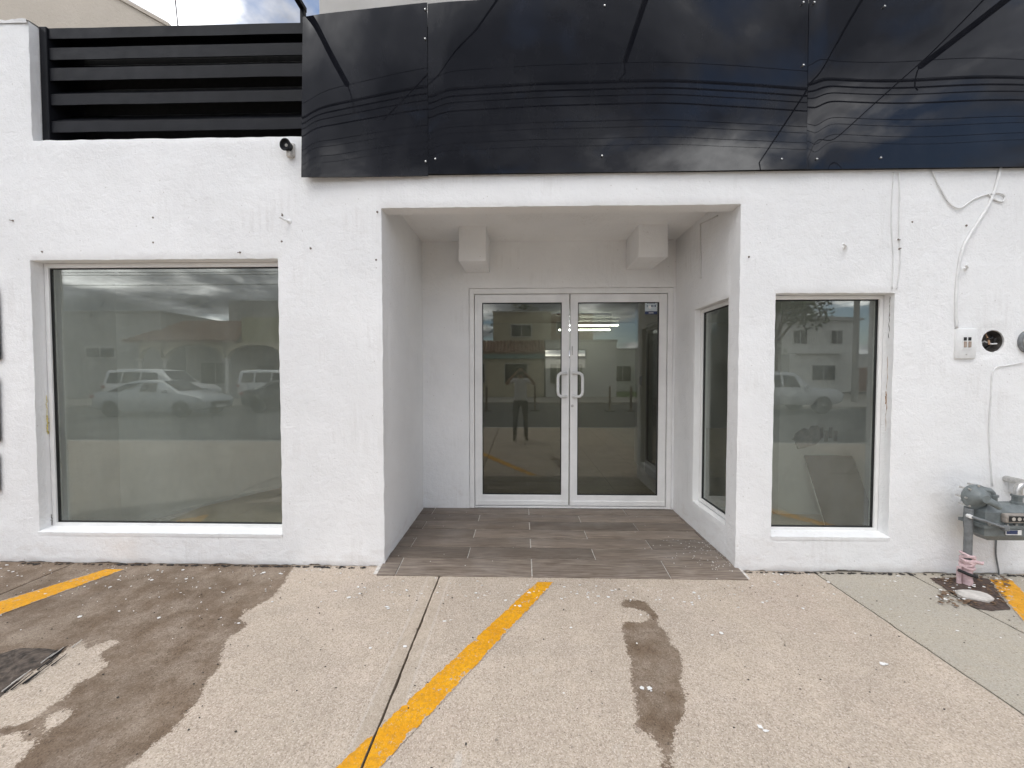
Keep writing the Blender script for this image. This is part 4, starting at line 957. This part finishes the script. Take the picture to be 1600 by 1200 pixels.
for c0, c1 in zip(cols, cols[1:]):
    m = MB(); n = 14; r = (c1-c0)/2-.12; xm = (c0+c1)/2; hh = min(.85, r)
    pts = [(xm + r*math.cos(math.pi*k/n), 2.5 + hh*math.sin(math.pi*k/n)) for k in range(n+1)]
    for k in range(n):
        (xa, za), (xb, zb_) = pts[k], pts[k+1]
        m.add([(xa,FYY+.25,za),(xb,FYY+.25,zb_),(xb,FYY+.25,3.5),(xa,FYY+.25,3.5),(xa,FYY+.55,za),(xb,FYY+.55,zb_),(xb,FYY+.55,3.5),(xa,FYY+.55,3.5)], [(0,1,2,3),(7,6,5,4),(0,4,5,1),(3,2,6,7)])
    m.build('arch', CREAM, h2)
hwin(h2, -21.4, -19.4, .9, 2.3, FYY-1.58); MB().box((-17.6, FYY-1.6, 0), (-16.4, FYY-1.55, 2.1), .01).build('door', IRON, h2); hwin(h2, -15.8, -14.2, .9, 2.2, FYY-1.58, True)
h3 = house('house', 'plain white house opposite between the arcade and the cream house', -12.3, -4.3, 4.2, FYY-.4, WHITEH)
hwin(h3, -11, -9.4, 1, 2.3, FYY-.4, True); MB().box((-7.8, FYY-.41, 0), (-6.8, FYY-.35, 2.1), .01).build('door', BRICKH, h3)
h4 = thing('cream_house', 'cream two storey house with tiled canopy and barred windows, mirrored in the left door', 'house', (-1, FYY-4, 0))
MB().box((-4.2, FYY-7, -.1), (1.55, FYY, 3.2), .02).build('wall', CREAM, h4)
MB().box((-4.2, FYY-.02, 2.58), (1.55, FYY+.28, 2.98), .02).build('fascia_board', TEAL, h4)
tiled_canopy(h4, -4.3, 1.6, 3.0, 3.85, FYY-1.0, 1.35)
MB().box((-2.0, FYY-7, 3.21), (2.1, FYY-1.2, 5.9), .02).build('upper_wall', CREAM, h4); MB().box((-2.05, FYY-7.05, 5.901), (2.15, FYY-1.15, 6.0), .01).build('parapet', WHITEH, h4)
hwin(h4, -.7, .7, 4.2, 5.0, FYY-1.2); hwin(h4, -3.6, -2.5, 1.0, 2.2, FYY, True); hwin(h4, -1.1, .4, 1.0, 2.2, FYY, True)
h5 = thing('grey_shop', 'pale grey shop opposite with dark doorway, mirrored in the right door', 'house', (4, FYY-4, 0))
MB().box((1.65, FYY-7, -.1), (6.4, FYY+.1, 3.7), .02).build('wall', WHITEH, h5); MB().box((1.6, FYY-7, 3.701), (6.45, FYY+.16, 3.85), .01).build('parapet', GREYH, h5)
MB().box((3.2, FYY+.05, 0), (4.1, FYY+.16, 2.2), .01).build('door', IRON, h5); hwin(h5, 1.95, 2.9, .9, 2.2, FYY+.1)
MB().box((2.4, FYY+.08, 2.55), (4.4, FYY+.18, 3.15), .02).build('sign_board', GREYH, h5)
MB().box((1.9, FYY-6, 3.86), (5.2, FYY-2, 5.9), .02).build('upper_wall', BRICKH, h5); hwin(h5, 2.6, 4.0, 4.5, 5.3, FYY-2.0)
gl_ = struct(MB().box((6.6, FYY-7, -.1), (11.5, FYY+.2, .03), .01).build('lawn', simple('lawn_green', (.10, .16, .04), .95, 0, .4, 2)))
h6 = house('house', 'low white house opposite behind the lawn', 6.8, 13.5, 3.6, FYY-7.2, WHITEH)
hwin(h6, 8, 9.4, .9, 2.2, FYY-7.2); hwin(h6, 10.6, 12, .9, 2.2, FYY-7.2)
h7 = thing('white_house', 'white two storey house with balcony, mirrored in the right window', 'house', (28, -28, 0))
MB().box((24.0, -36, -.1), (33.5, -28.6, 3.3), .02).build('wall', WHITEH, h7); MB().box((24.0, -36, 3.31), (30.5, -29.6, 6.4), .02).build('upper_wall', WHITEH, h7)
MB().prism([(23.6, -29.2, 6.41), (31, -29.2, 6.41), (31, -29.2, 6.6), (23.6, -29.2, 7.0)], (0, -7.2, 0)).build('roof', GREYH, h7)
MB().box((24.4, -29.59, 3.32), (28.4, -28.3, 3.45)).build('balcony', WHITEH, h7)
hwin(h7, 25, 26.2, 4.3, 5.5, -29.6); hwin(h7, 28.4, 29.4, 4.3, 5.5, -29.6); hwin(h7, 26, 28, 1, 2.3, -28.6); MB().box((30, -28.61, 0), (31.2, -28.5, 2.1), .01).build('door', BRICKH, h7)
h8 = house('house', 'grey house opposite at the far right of the street', 36, 47, 4.0, FYY-4, GREYH)
hwin(h8, 38, 40, 1, 2.3, FYY-4)

# ---- trees
LEAF = simple('leaf_green', (.055, .085, .028), .6, 0, .5, .9); BARK = simple('bark', (.11, .085, .065), .95, 0, .3, 6)
def tree(label, x, y, h, r, seed, n=2600):
    rr = random.Random(seed); t = thing('tree', label, 'tree', (x, y, 0), 'trees across the street')
    m = MB(); m.tube([(x, y, -.1), (x+.1, y, h*.3), (x, y+.1, h*.6), (x, y, h*.85)], [.22, .17, .11, .03], 9)
    cl = []
    for k in range(16):
        a = rr.random()*6.28; e = rr.uniform(-.3, 1.2); q = rr.uniform(.35, .95)*r
        c = Vector((x + q*math.cos(a)*math.cos(e), y + q*math.sin(a)*math.cos(e), h - r*.95 + q*math.sin(e)*.9)); cl.append((c, rr.uniform(.28, .5)*r))
        if k < 9: m.tube([(x, y, h*.35 + .05*k), ((x+c.x)/2, (y+c.y)/2, (h*.4+c.z)/2 + .2), c], [.08, .05, .015], 6)
    m.build('trunk', BARK, t, True); m = MB()
    for _ in range(n):
        c, q = rr.choice(cl); d = Vector((rr.gauss(0,1), rr.gauss(0,1), rr.gauss(0,.8))).normalized()*q*rr.random()**.4; p = c + d
        a = Vector((rr.gauss(0,1), rr.gauss(0,1), rr.gauss(0,.6))).normalized(); b = a.orthogonal().normalized(); s_ = rr.uniform(.06, .14)
        m.add([p - a*s_, p + b*s_*.5, p + a*s_, p - b*s_*.5], [(0,1,2,3)])
    m.build('crown', LEAF, t)
tree('round tree rising behind the cream house, mirrored in the left door', -.2, FYY-9.0, 8.2, 2.9, 1)
tree('leafy street tree at the left of the right window reflection', 12.4, -12.9, 7.4, 2.6, 2, 3400)
tree('dark tree at the right of the right window reflection', 33.5, -22.5, 7.5, 3.2, 3, 3000)
tree('slim tree behind the white house', 29.5, -38.5, 10.5, 1.6, 4, 1500)
tree('low tree behind the white two storey house, at its left', 21.5, -30.5, 6.0, 2.6, 5)

# ---- poles, bollards
def pole(label, x, y, h):
    t = thing('utility_pole', label, 'pole', (x, y, 0), 'utility poles')
    MB().tube([(x, y, -.1), (x, y, h*.5), (x, y, h)], [.16, .135, .10], 12).build('shaft', simple('pole_concrete', (.33,.315,.29), .9, 0, .15, 2), t, True)
    MB().box((x-1.0, y-.05, h-.65), (x+1.0, y+.05, h-.53), .01).build('crossarm', IRON, t)
    for dx in (-.85, -.3, .3, .85): MB().lathe((x+dx, y, h-.53), (0,0,1), [(0,.03),(.05,.045),(.09,.045),(.13,.025)], 8).build('insulator', WHITEH, t, True)
pole('utility pole across the street, mirrored in the right window', 18.4, -15.2, 9.3); pole('utility pole across the street, far to the left', -48, -15.2, 9.3)
pole('near utility pole on the left kerb', -30, -2.0, 8.4); pole('near utility pole on the right kerb', 30, -2.0, 8.4)
for k, (u, v) in enumerate(((760, 625), (836, 628), (953, 622), (986, 622))):
    p = MIR(u, v, 4.43, 17.5); wh = ['leftmost', 'second from the left', 'third from the left', 'rightmost'][k]
    t = thing('bollard', 'thin dark post across the street, %s of four mirrored in the doors' % wh, 'bollard', (p.x, p.y, -.13), 'posts across the street')
    MB().tube([(p.x, p.y, -.13), (p.x, p.y, 1.0)], .05, 10).build('post', simple('post_brown', (.13,.075,.05), .7), t, True)
    MB().box((p.x-.2, p.y-.2, -.13), (p.x+.2, p.y+.2, -.07), .01).build('base', IRON, t)

# ---- vehicles: lofted body, glass, wheels
RUB = simple('tyre_rubber', (.02, .02, .02), .85); RIM = simple('alloy', (.45, .45, .46), .35, .8); HLM = simple('headlamp', (.6, .62, .64), .1); TLM = simple('tail_lamp', (.30, .01, .01), .2)
def paint(name, col):
    if name in MATS: return MATS[name]
    t = NT(name); t.principled(t.ramp(t.noise(t.obj(), 1.5, 3), (.3, tuple(c*.95 for c in col)), (.7, col)), .3, .1, None, .5, .6); MATS[name] = t.m; return t.m
KINDS = {  # stations: x, bottom, belt, roof, half width, roof half width
 'sedan': ([(-2.3,.42,.78,.80,.72,.70),(-2.2,.30,.93,.95,.84,.78),(-1.65,.24,.98,1.02,.89,.74),(-1.0,.22,.97,1.38,.90,.60),(-.35,.22,.95,1.46,.90,.62),(.35,.22,.94,1.43,.90,.62),(1.15,.22,.93,.98,.89,.74),(1.9,.26,.82,.85,.86,.74),(2.2,.32,.68,.71,.78,.70),(2.3,.40,.58,.60,.66,.60)], (-1.42, 1.40), .33, [(-1.55,-1.02,-.98,-.30),(-.25,.40,-.28,.32)], (.40,1.08), (-1.62,-1.05)),
 'suv': ([(-2.25,.50,1.02,1.60,.80,.62),(-2.15,.36,1.05,1.72,.88,.68),(-1.3,.32,1.04,1.78,.90,.70),(-.4,.32,1.03,1.78,.90,.70),(.45,.32,1.02,1.72,.90,.69),(1.10,.32,1.02,1.08,.90,.78),(1.9,.36,.96,1.0,.88,.78),(2.15,.42,.82,.85,.82,.76),(2.25,.50,.70,.72,.72,.68)], (-1.40, 1.38), .37, [(-2.0,-1.35,-1.95,-1.35),(-1.25,-.45,-1.25,-.45),(-.35,.55,-.35,.35)], (.50,1.05), None),
 'pickup': ([(-2.6,.55,1.05,1.06,.86,.84),(-2.5,.42,1.08,1.09,.90,.86),(-.9,.38,1.08,1.09,.92,.86),(-.8,.38,1.08,1.72,.92,.72),(.0,.38,1.08,1.80,.92,.72),(.65,.38,1.07,1.74,.92,.70),(1.25,.38,1.06,1.12,.92,.80),(2.3,.42,1.0,1.03,.90,.80),(2.55,.50,.86,.90,.82,.78),(2.62,.58,.72,.75,.74,.72)], (-1.65, 1.65), .39, [(-.72,-.05,-.72,-.05),(.05,.72,.05,.55)], (.70,1.2), (-.88,-.80))}
def car(kind, label, x, y, ang, col, z=-.13):
    st, (wr, wf), R_, wins, ws, rw = KINDS[kind]
    t = thing('parked_car', label, 'car', (0,0,0), 'cars across the street', True)
    m = MB(); n = 12
    for (sx, zb_, zl, zr, w, wr_) in st:
        zm = (zb_+zl)/2; half = [(w*.90, zb_), (w*1.0, zb_+.12), (w*1.02, zm+.08), (w*.985, zl), (wr_*1.0+(w-wr_)*.12, zl+(zr-zl)*.86), (wr_*.86, zr)]
        m.v += [Vector((sx, -q, h)) for q, h in half] + [Vector((sx, q, h)) for q, h in reversed(half)]
    for i in range(len(st)-1):
        for k in range(n): m.f.append((i*n+k, i*n+(k+1) % n, (i+1)*n+(k+1) % n, (i+1)*n+k))
    m.f += [tuple(range(n)), tuple((len(st)-1)*n+k for k in range(n))]
    m.build('body', paint('paint_'+str(col), col), t, True)
    def sec(xq):
        for a, b in zip(st, st[1:]):
            if a[0] <= xq <= b[0]: f = (xq-a[0])/(b[0]-a[0]); return [p+(q-p)*f for p, q in zip(a, b)]
    for sgn in (-1, 1):
        for (b0, b1, t0, t1) in wins:
            q = []
            for xq, f in ((b0,.10),(b1,.10),(t1,.80),(t0,.80)):
                s_ = sec(xq); zz = s_[2]+(s_[3]-s_[2])*f; w = s_[4]*.985 + (s_[5]+(s_[4]-s_[5])*.12 - s_[4]*.985)*(f/.86); q.append(Vector((xq, sgn*(w+.012), zz)))
            MB().prism(q, (0, sgn*.012, 0)).build('window', DKGL, t)
    for g in (ws, rw):
        if not g: continue
        q = []
        for xq, f in ((g[0], 1), (g[1], 1)):
            s_ = sec(xq); q.append((xq, s_[3]+.012, s_[5]*.80))
        (xa, za, wa), (xb, zb_, wb) = q; MB().prism([(xa,-wa,za),(xa,wa,za),(xb,wb,zb_),(xb,-wb,zb_)], (0,0,.012)).build('windscreen', DKGL, t)
    for xw in (wr, wf):
        for sgn in (-1, 1):
            w = MB().lathe((xw, sgn*.70, R_), (0, sgn, 0), [(0,R_*.6),(.0,R_*.92),(.04,R_),(.20,R_),(.24,R_*.92),(.24,R_*.66)], 22).build('wheel', RUB, t, True)
            MB().lathe((xw, sgn*.90, R_), (0, sgn, 0), [(0,R_*.66),(.03,R_*.64),(.02,R_*.2),(.045,R_*.14)], 16).build('rim', RIM, w, True)
    f_, r_ = st[-2], st[1]
    for sgn in (-1, 1):
        MB().box((f_[0]-.28, sgn*(f_[4]-.30), f_[2]-.13), (f_[0]+.04, sgn*(f_[4]+.03), f_[2]-.005), .03).build('headlight', HLM, t, True)
        MB().box((r_[0]-.09, sgn*(r_[4]-.22), r_[2]-.20), (r_[0]+.10, sgn*(r_[4]+.02), r_[2]-.04), .03).build('tail_light', TLM, t, True)
        mx_ = ws[1]-.25; s_ = sec(mx_); MB().box((mx_-.05, sgn*(s_[4]+.01), s_[2]+.02), (mx_+.07, sgn*(s_[4]+.17), s_[2]+.15), .03).build('mirror', paint('paint_'+str(col), col), t, True)
    MB().box((st[-1][0]-.06, -.5, .42), (st[-1][0]+.03, .5, .60), .02).build('grille', RUB, t)
    MB().box((st[-1][0]+.0, -.26, .34), (st[-1][0]+.035, .26, .45), .004).build('number_plate', WHITEH, t)
    t.location = (x, y, z); t.rotation_euler = (0, 0, ang); ORG[t.name] = Vector(t.location); return t
car('sedan', 'silver sedan mirrored in the left window, nearest of the cars there', -14.7, -9.1, 0, (.42, .45, .48))
car('suv', 'white boxy van half hidden behind the silver sedan in the left window', -17.5, -12.0, 0, (.72, .73, .74), .02)
car('suv', 'white hatchback behind the dark car at the right of the left window', -12.7, -14.2, 0, (.70, .71, .72), 0)
car('sedan', 'dark sedan mirrored at the right edge of the left window', -10.2, -11.1, 0, (.03, .032, .036))
car('pickup', 'white pickup mirrored at the left of the right window', 11.1, -11.0, 0, (.72, .73, .74))
# small motorbike by the grey wall
mbx = Vector((-26.2, -13.6, 0)); mt = thing('motorbike', 'small dark motorbike by the grey wall, mirrored at the left of the left window', 'motorbike', mbx)
for dx in (-.62, .62):
    w = MB(); ring = [(mbx.x+dx+.27*math.cos(2*math.pi*k/20), mbx.y, .31+.27*math.sin(2*math.pi*k/20)) for k in range(21)]; w.tube(ring, .045, 8, False); wo = w.build('wheel', RUB, mt, True)
    MB().lathe((mbx.x+dx, mbx.y-.03, .31), (0,1,0), [(0,.06),(.06,.06)], 10).tube([(mbx.x+dx-.26, mbx.y, .31), (mbx.x+dx+.26, mbx.y, .31)], .008, 5).tube([(mbx.x+dx, mbx.y, .05), (mbx.x+dx, mbx.y, .57)], .008, 5).build('hub', RIM, wo)
MB().tube([(mbx.x-.62,mbx.y,.31),(mbx.x-.1,mbx.y,.42),(mbx.x+.2,mbx.y,.5),(mbx.x+.38,mbx.y,.85)], [.05,.12,.11,.04], 8).build('frame', IRON, mt, True)
MB().tube([(mbx.x-.75,mbx.y,.82),(mbx.x-.3,mbx.y,.80),(mbx.x+.0,mbx.y,.78),(mbx.x+.25,mbx.y,.88)], [.05,.11,.12,.08], 10).build('seat', RUB, mt, True)
MB().tube([(mbx.x+.62,mbx.y,.31),(mbx.x+.42,mbx.y,.95)], .03, 8).tube([(mbx.x+.38,mbx.y-.33,1.02),(mbx.x+.42,mbx.y,.97),(mbx.x+.38,mbx.y+.33,1.02)], .016, 8).build('handlebar', RIM, mt, True)

# ------------------------------------------------------------------ the photographer, mirrored in the left door
SKIN = simple('skin', (.36, .21, .14), .55); SHIRT = simple('pale_shirt', (.66, .67, .69), .85, 0, .08, 9, .5, 60); JEANS = simple('dark_jeans', (.055, .06, .075), .9, 0, .3, 14, .4, 90); SHOE = simple('brown_boot', (.07, .045, .032), .6); HAIRM = simple('dark_hair', (.02, .016, .013), .7)
def person():
    px_, py_ = -.02, -.36; P = {}; E = []; Rr = {}
    def v(k, x, y, z, r, par=None):
        P[k] = Vector((px_+x, py_+y, z)); Rr[k] = r
        if par: E.append((par, k))
    v('pelvis', 0, 0, .93, (.165, .115)); v('waist', 0, .0, 1.08, (.145, .105), 'pelvis'); v('chest', 0, .0, 1.28, (.175, .12), 'waist'); v('uchest', 0, -.01, 1.41, (.15, .095), 'chest')
    v('neck', 0, .0, 1.49, (.058, .058), 'uchest'); v('skull0', 0, .03, 1.57, (.068, .078), 'neck'); v('skull1', 0, .035, 1.66, (.076, .092), 'skull0'); v('crown', 0, .025, 1.725, (.055, .065), 'skull1')
    for s_, n in ((-1, 'l'), (1, 'r')):
        v('sh'+n, s_*.185, -.005, 1.425, (.062, .062), 'uchest'); v('ua'+n, s_*.265, .04, 1.38, (.050, .050), 'sh'+n); v('el'+n, s_*.335, .13, 1.345, (.040, .040), 'ua'+n); v('fa'+n, s_*.235, .235, 1.46, (.036, .036), 'el'+n); v('wr'+n, s_*.145, .325, 1.565, (.025, .027), 'fa'+n); v('pm'+n, s_*.115, .345, 1.595, (.022, .034), 'wr'+n)
        v('hp'+n, s_*.095, .0, .88, (.095, .10), 'pelvis'); v('th'+n, s_*.115, .0, .70, (.082, .085), 'hp'+n); v('kn'+n, s_*.125, .01, .49, (.056, .060), 'th'+n); v('cf'+n, s_*.13, -.012, .34, (.056, .06), 'kn'+n); v('an'+n, s_*.135, -.02, .11, (.042, .045), 'cf'+n); v('hl'+n, s_*.137, -.02, .055, (.045, .05), 'an'+n); v('ft'+n, s_*.15, .10, .035, (.046, .032), 'hl'+n); v('te'+n, s_*.158, .17, .030, (.036, .024), 'ft'+n)
    keys = list(P); me = bpy.data.meshes.new('p'); me.from_pydata([P[k] for k in keys], [(keys.index(a), keys.index(b)) for a, b in E], [])
    o = bpy.data.objects.new('tmp', me); C.objects.link(o)
    o.modifiers.new('skin', 'SKIN'); sk = me.skin_vertices[0].data if me.skin_vertices else None
    if sk is None:
        bm = bmesh.new(); bm.from_mesh(me); bm.verts.layers.skin.verify(); bm.to_mesh(me); bm.free(); sk = me.skin_vertices[0].data
    for i, k in enumerate(keys): sk[i].radius = Rr[k]; sk[i].use_root = (k == 'pelvis')
    o.modifiers.new('sub', 'SUBSURF').levels = 2; o.modifiers['sub'].render_levels = 2
    bpy.context.view_layer.update(); dg = bpy.context.evaluated_depsgraph_get(); m2 = bpy.data.meshes.new_from_object(o.evaluated_get(dg)); bpy.data.objects.remove(o)
    base = Vector((px_, py_, 0))
    for mt_ in (SKIN, SHIRT, JEANS, SHOE): m2.materials.append(mt_)
    for f in m2.polygons:
        c = f.center; x, y, z = c.x-px_, c.y-py_, c.z
        k = 0
        if z < .12: k = 3
        elif z < .96: k = 2
        elif z < 1.475 and ((abs(x) < .275 and y < .085) or (abs(x) < .19 and y < .17)): k = 1
        f.material_index = k; f.use_smooth = True
    for q in m2.vertices: q.co -= base
    t = thing('person', 'person in pale shirt and dark jeans photographing, mirrored in the left door', 'person', base)
    b = bpy.data.objects.new('body', m2); C.objects.link(b); b.parent = t; ORG[b.name] = base
    hc = base + Vector((0, .035, 1.66))
    m = MB()                                                  # hair cap, nose, ears, eyes, mouth
    for j in range(8):
        for i in range(16):
            a = 2*math.pi*i/16; e = math.pi/2*j/7.2; q = Vector((.092*math.cos(a)*math.cos(e), -.012+.108*math.sin(a)*math.cos(e), .012+.098*math.sin(e)))
            if j < 3 and q.y > .02: q.z += (.065 if q.y > .05 else .03)*(1-j/3); q.y *= .90
            m.v.append(hc + q)
    for j in range(7):
        for i in range(16): m.f.append((j*16+i, j*16+(i+1) % 16, (j+1)*16+(i+1) % 16, (j+1)*16+i))
    m.build('hair', HAIRM, b, 'all')
    m = MB().tube([hc + Vector((0,.085,.0)), hc + Vector((0,.105,-.03)), hc + Vector((0,.112,-.045)), hc + Vector((0,.09,-.055))], [.008,.012,.015,.008], 8)
    m.build('nose', SKIN, b, 'all')
    for s_ in (-1, 1):
        MB().lathe(hc + Vector((s_*.072,-.005,-.02)), (s_,.0,0), [(0,.012),(.010,.028),(.018,.024)], 10).build('ear', SKIN, b, 'all')
        MB().lathe(hc + Vector((s_*.032,.078,.0)), (s_*.15,1,0), [(0,.014),(.008,.010),(.010,.004)], 10).build('eye', HAIRM, b, 'all')
    MB().tube([hc + Vector((-.025,.080,-.075)), hc + Vector((0,.092,-.077)), hc + Vector((.025,.080,-.075))], [.004,.008,.004], 6).build('mouth', simple('lips', (.30,.13,.10), .5), b, 'all')
    for s_, n in ((-1, 'l'), (1, 'r')):                        # fingers folded round the ends of the phone
        pm = P['pm'+n]
        for k, (dz, ln) in enumerate(((.030, .9), (.012, 1.0), (-.006, .95), (-.023, .75))):
            r0 = pm + Vector((-s_*.0, .004, dz)); MB().tube([r0, r0 + Vector((-s_*.008, .026*ln, .006)), r0 + Vector((-s_*.030*ln, .034*ln, .008)), r0 + Vector((-s_*.048*ln, .030*ln, .004))], [.010, .0095, .009, .006], 8).build('finger', SKIN, b, 'all')
        r0 = pm + Vector((0, -.01, -.02)); MB().tube([r0, r0 + Vector((-s_*.022, -.006, -.012)), r0 + Vector((-s_*.045, .004, -.012))], [.012, .010, .007], 8).build('thumb', SKIN, b, 'all')
    return t
person()
ph = thing('phone', 'dark phone held up by the photographer in the left door', 'phone', (.0, -.02, 1.6))
MB().box((-.105, -.017, 1.562), (.058, -.0085, 1.638), .004).build('case', simple('phone_black', (.015,.015,.017), .25), ph, True)
MB().lathe((0, -.0086, 1.6), (0,1,0), [(0,.009),(.0025,.009),(.0026,.006)], 16).build('lens_ring', RIM, ph, True)
MB().box((-.098, -.0185, 1.568), (.052, -.0172, 1.632)).build('screen', DKGL, ph)
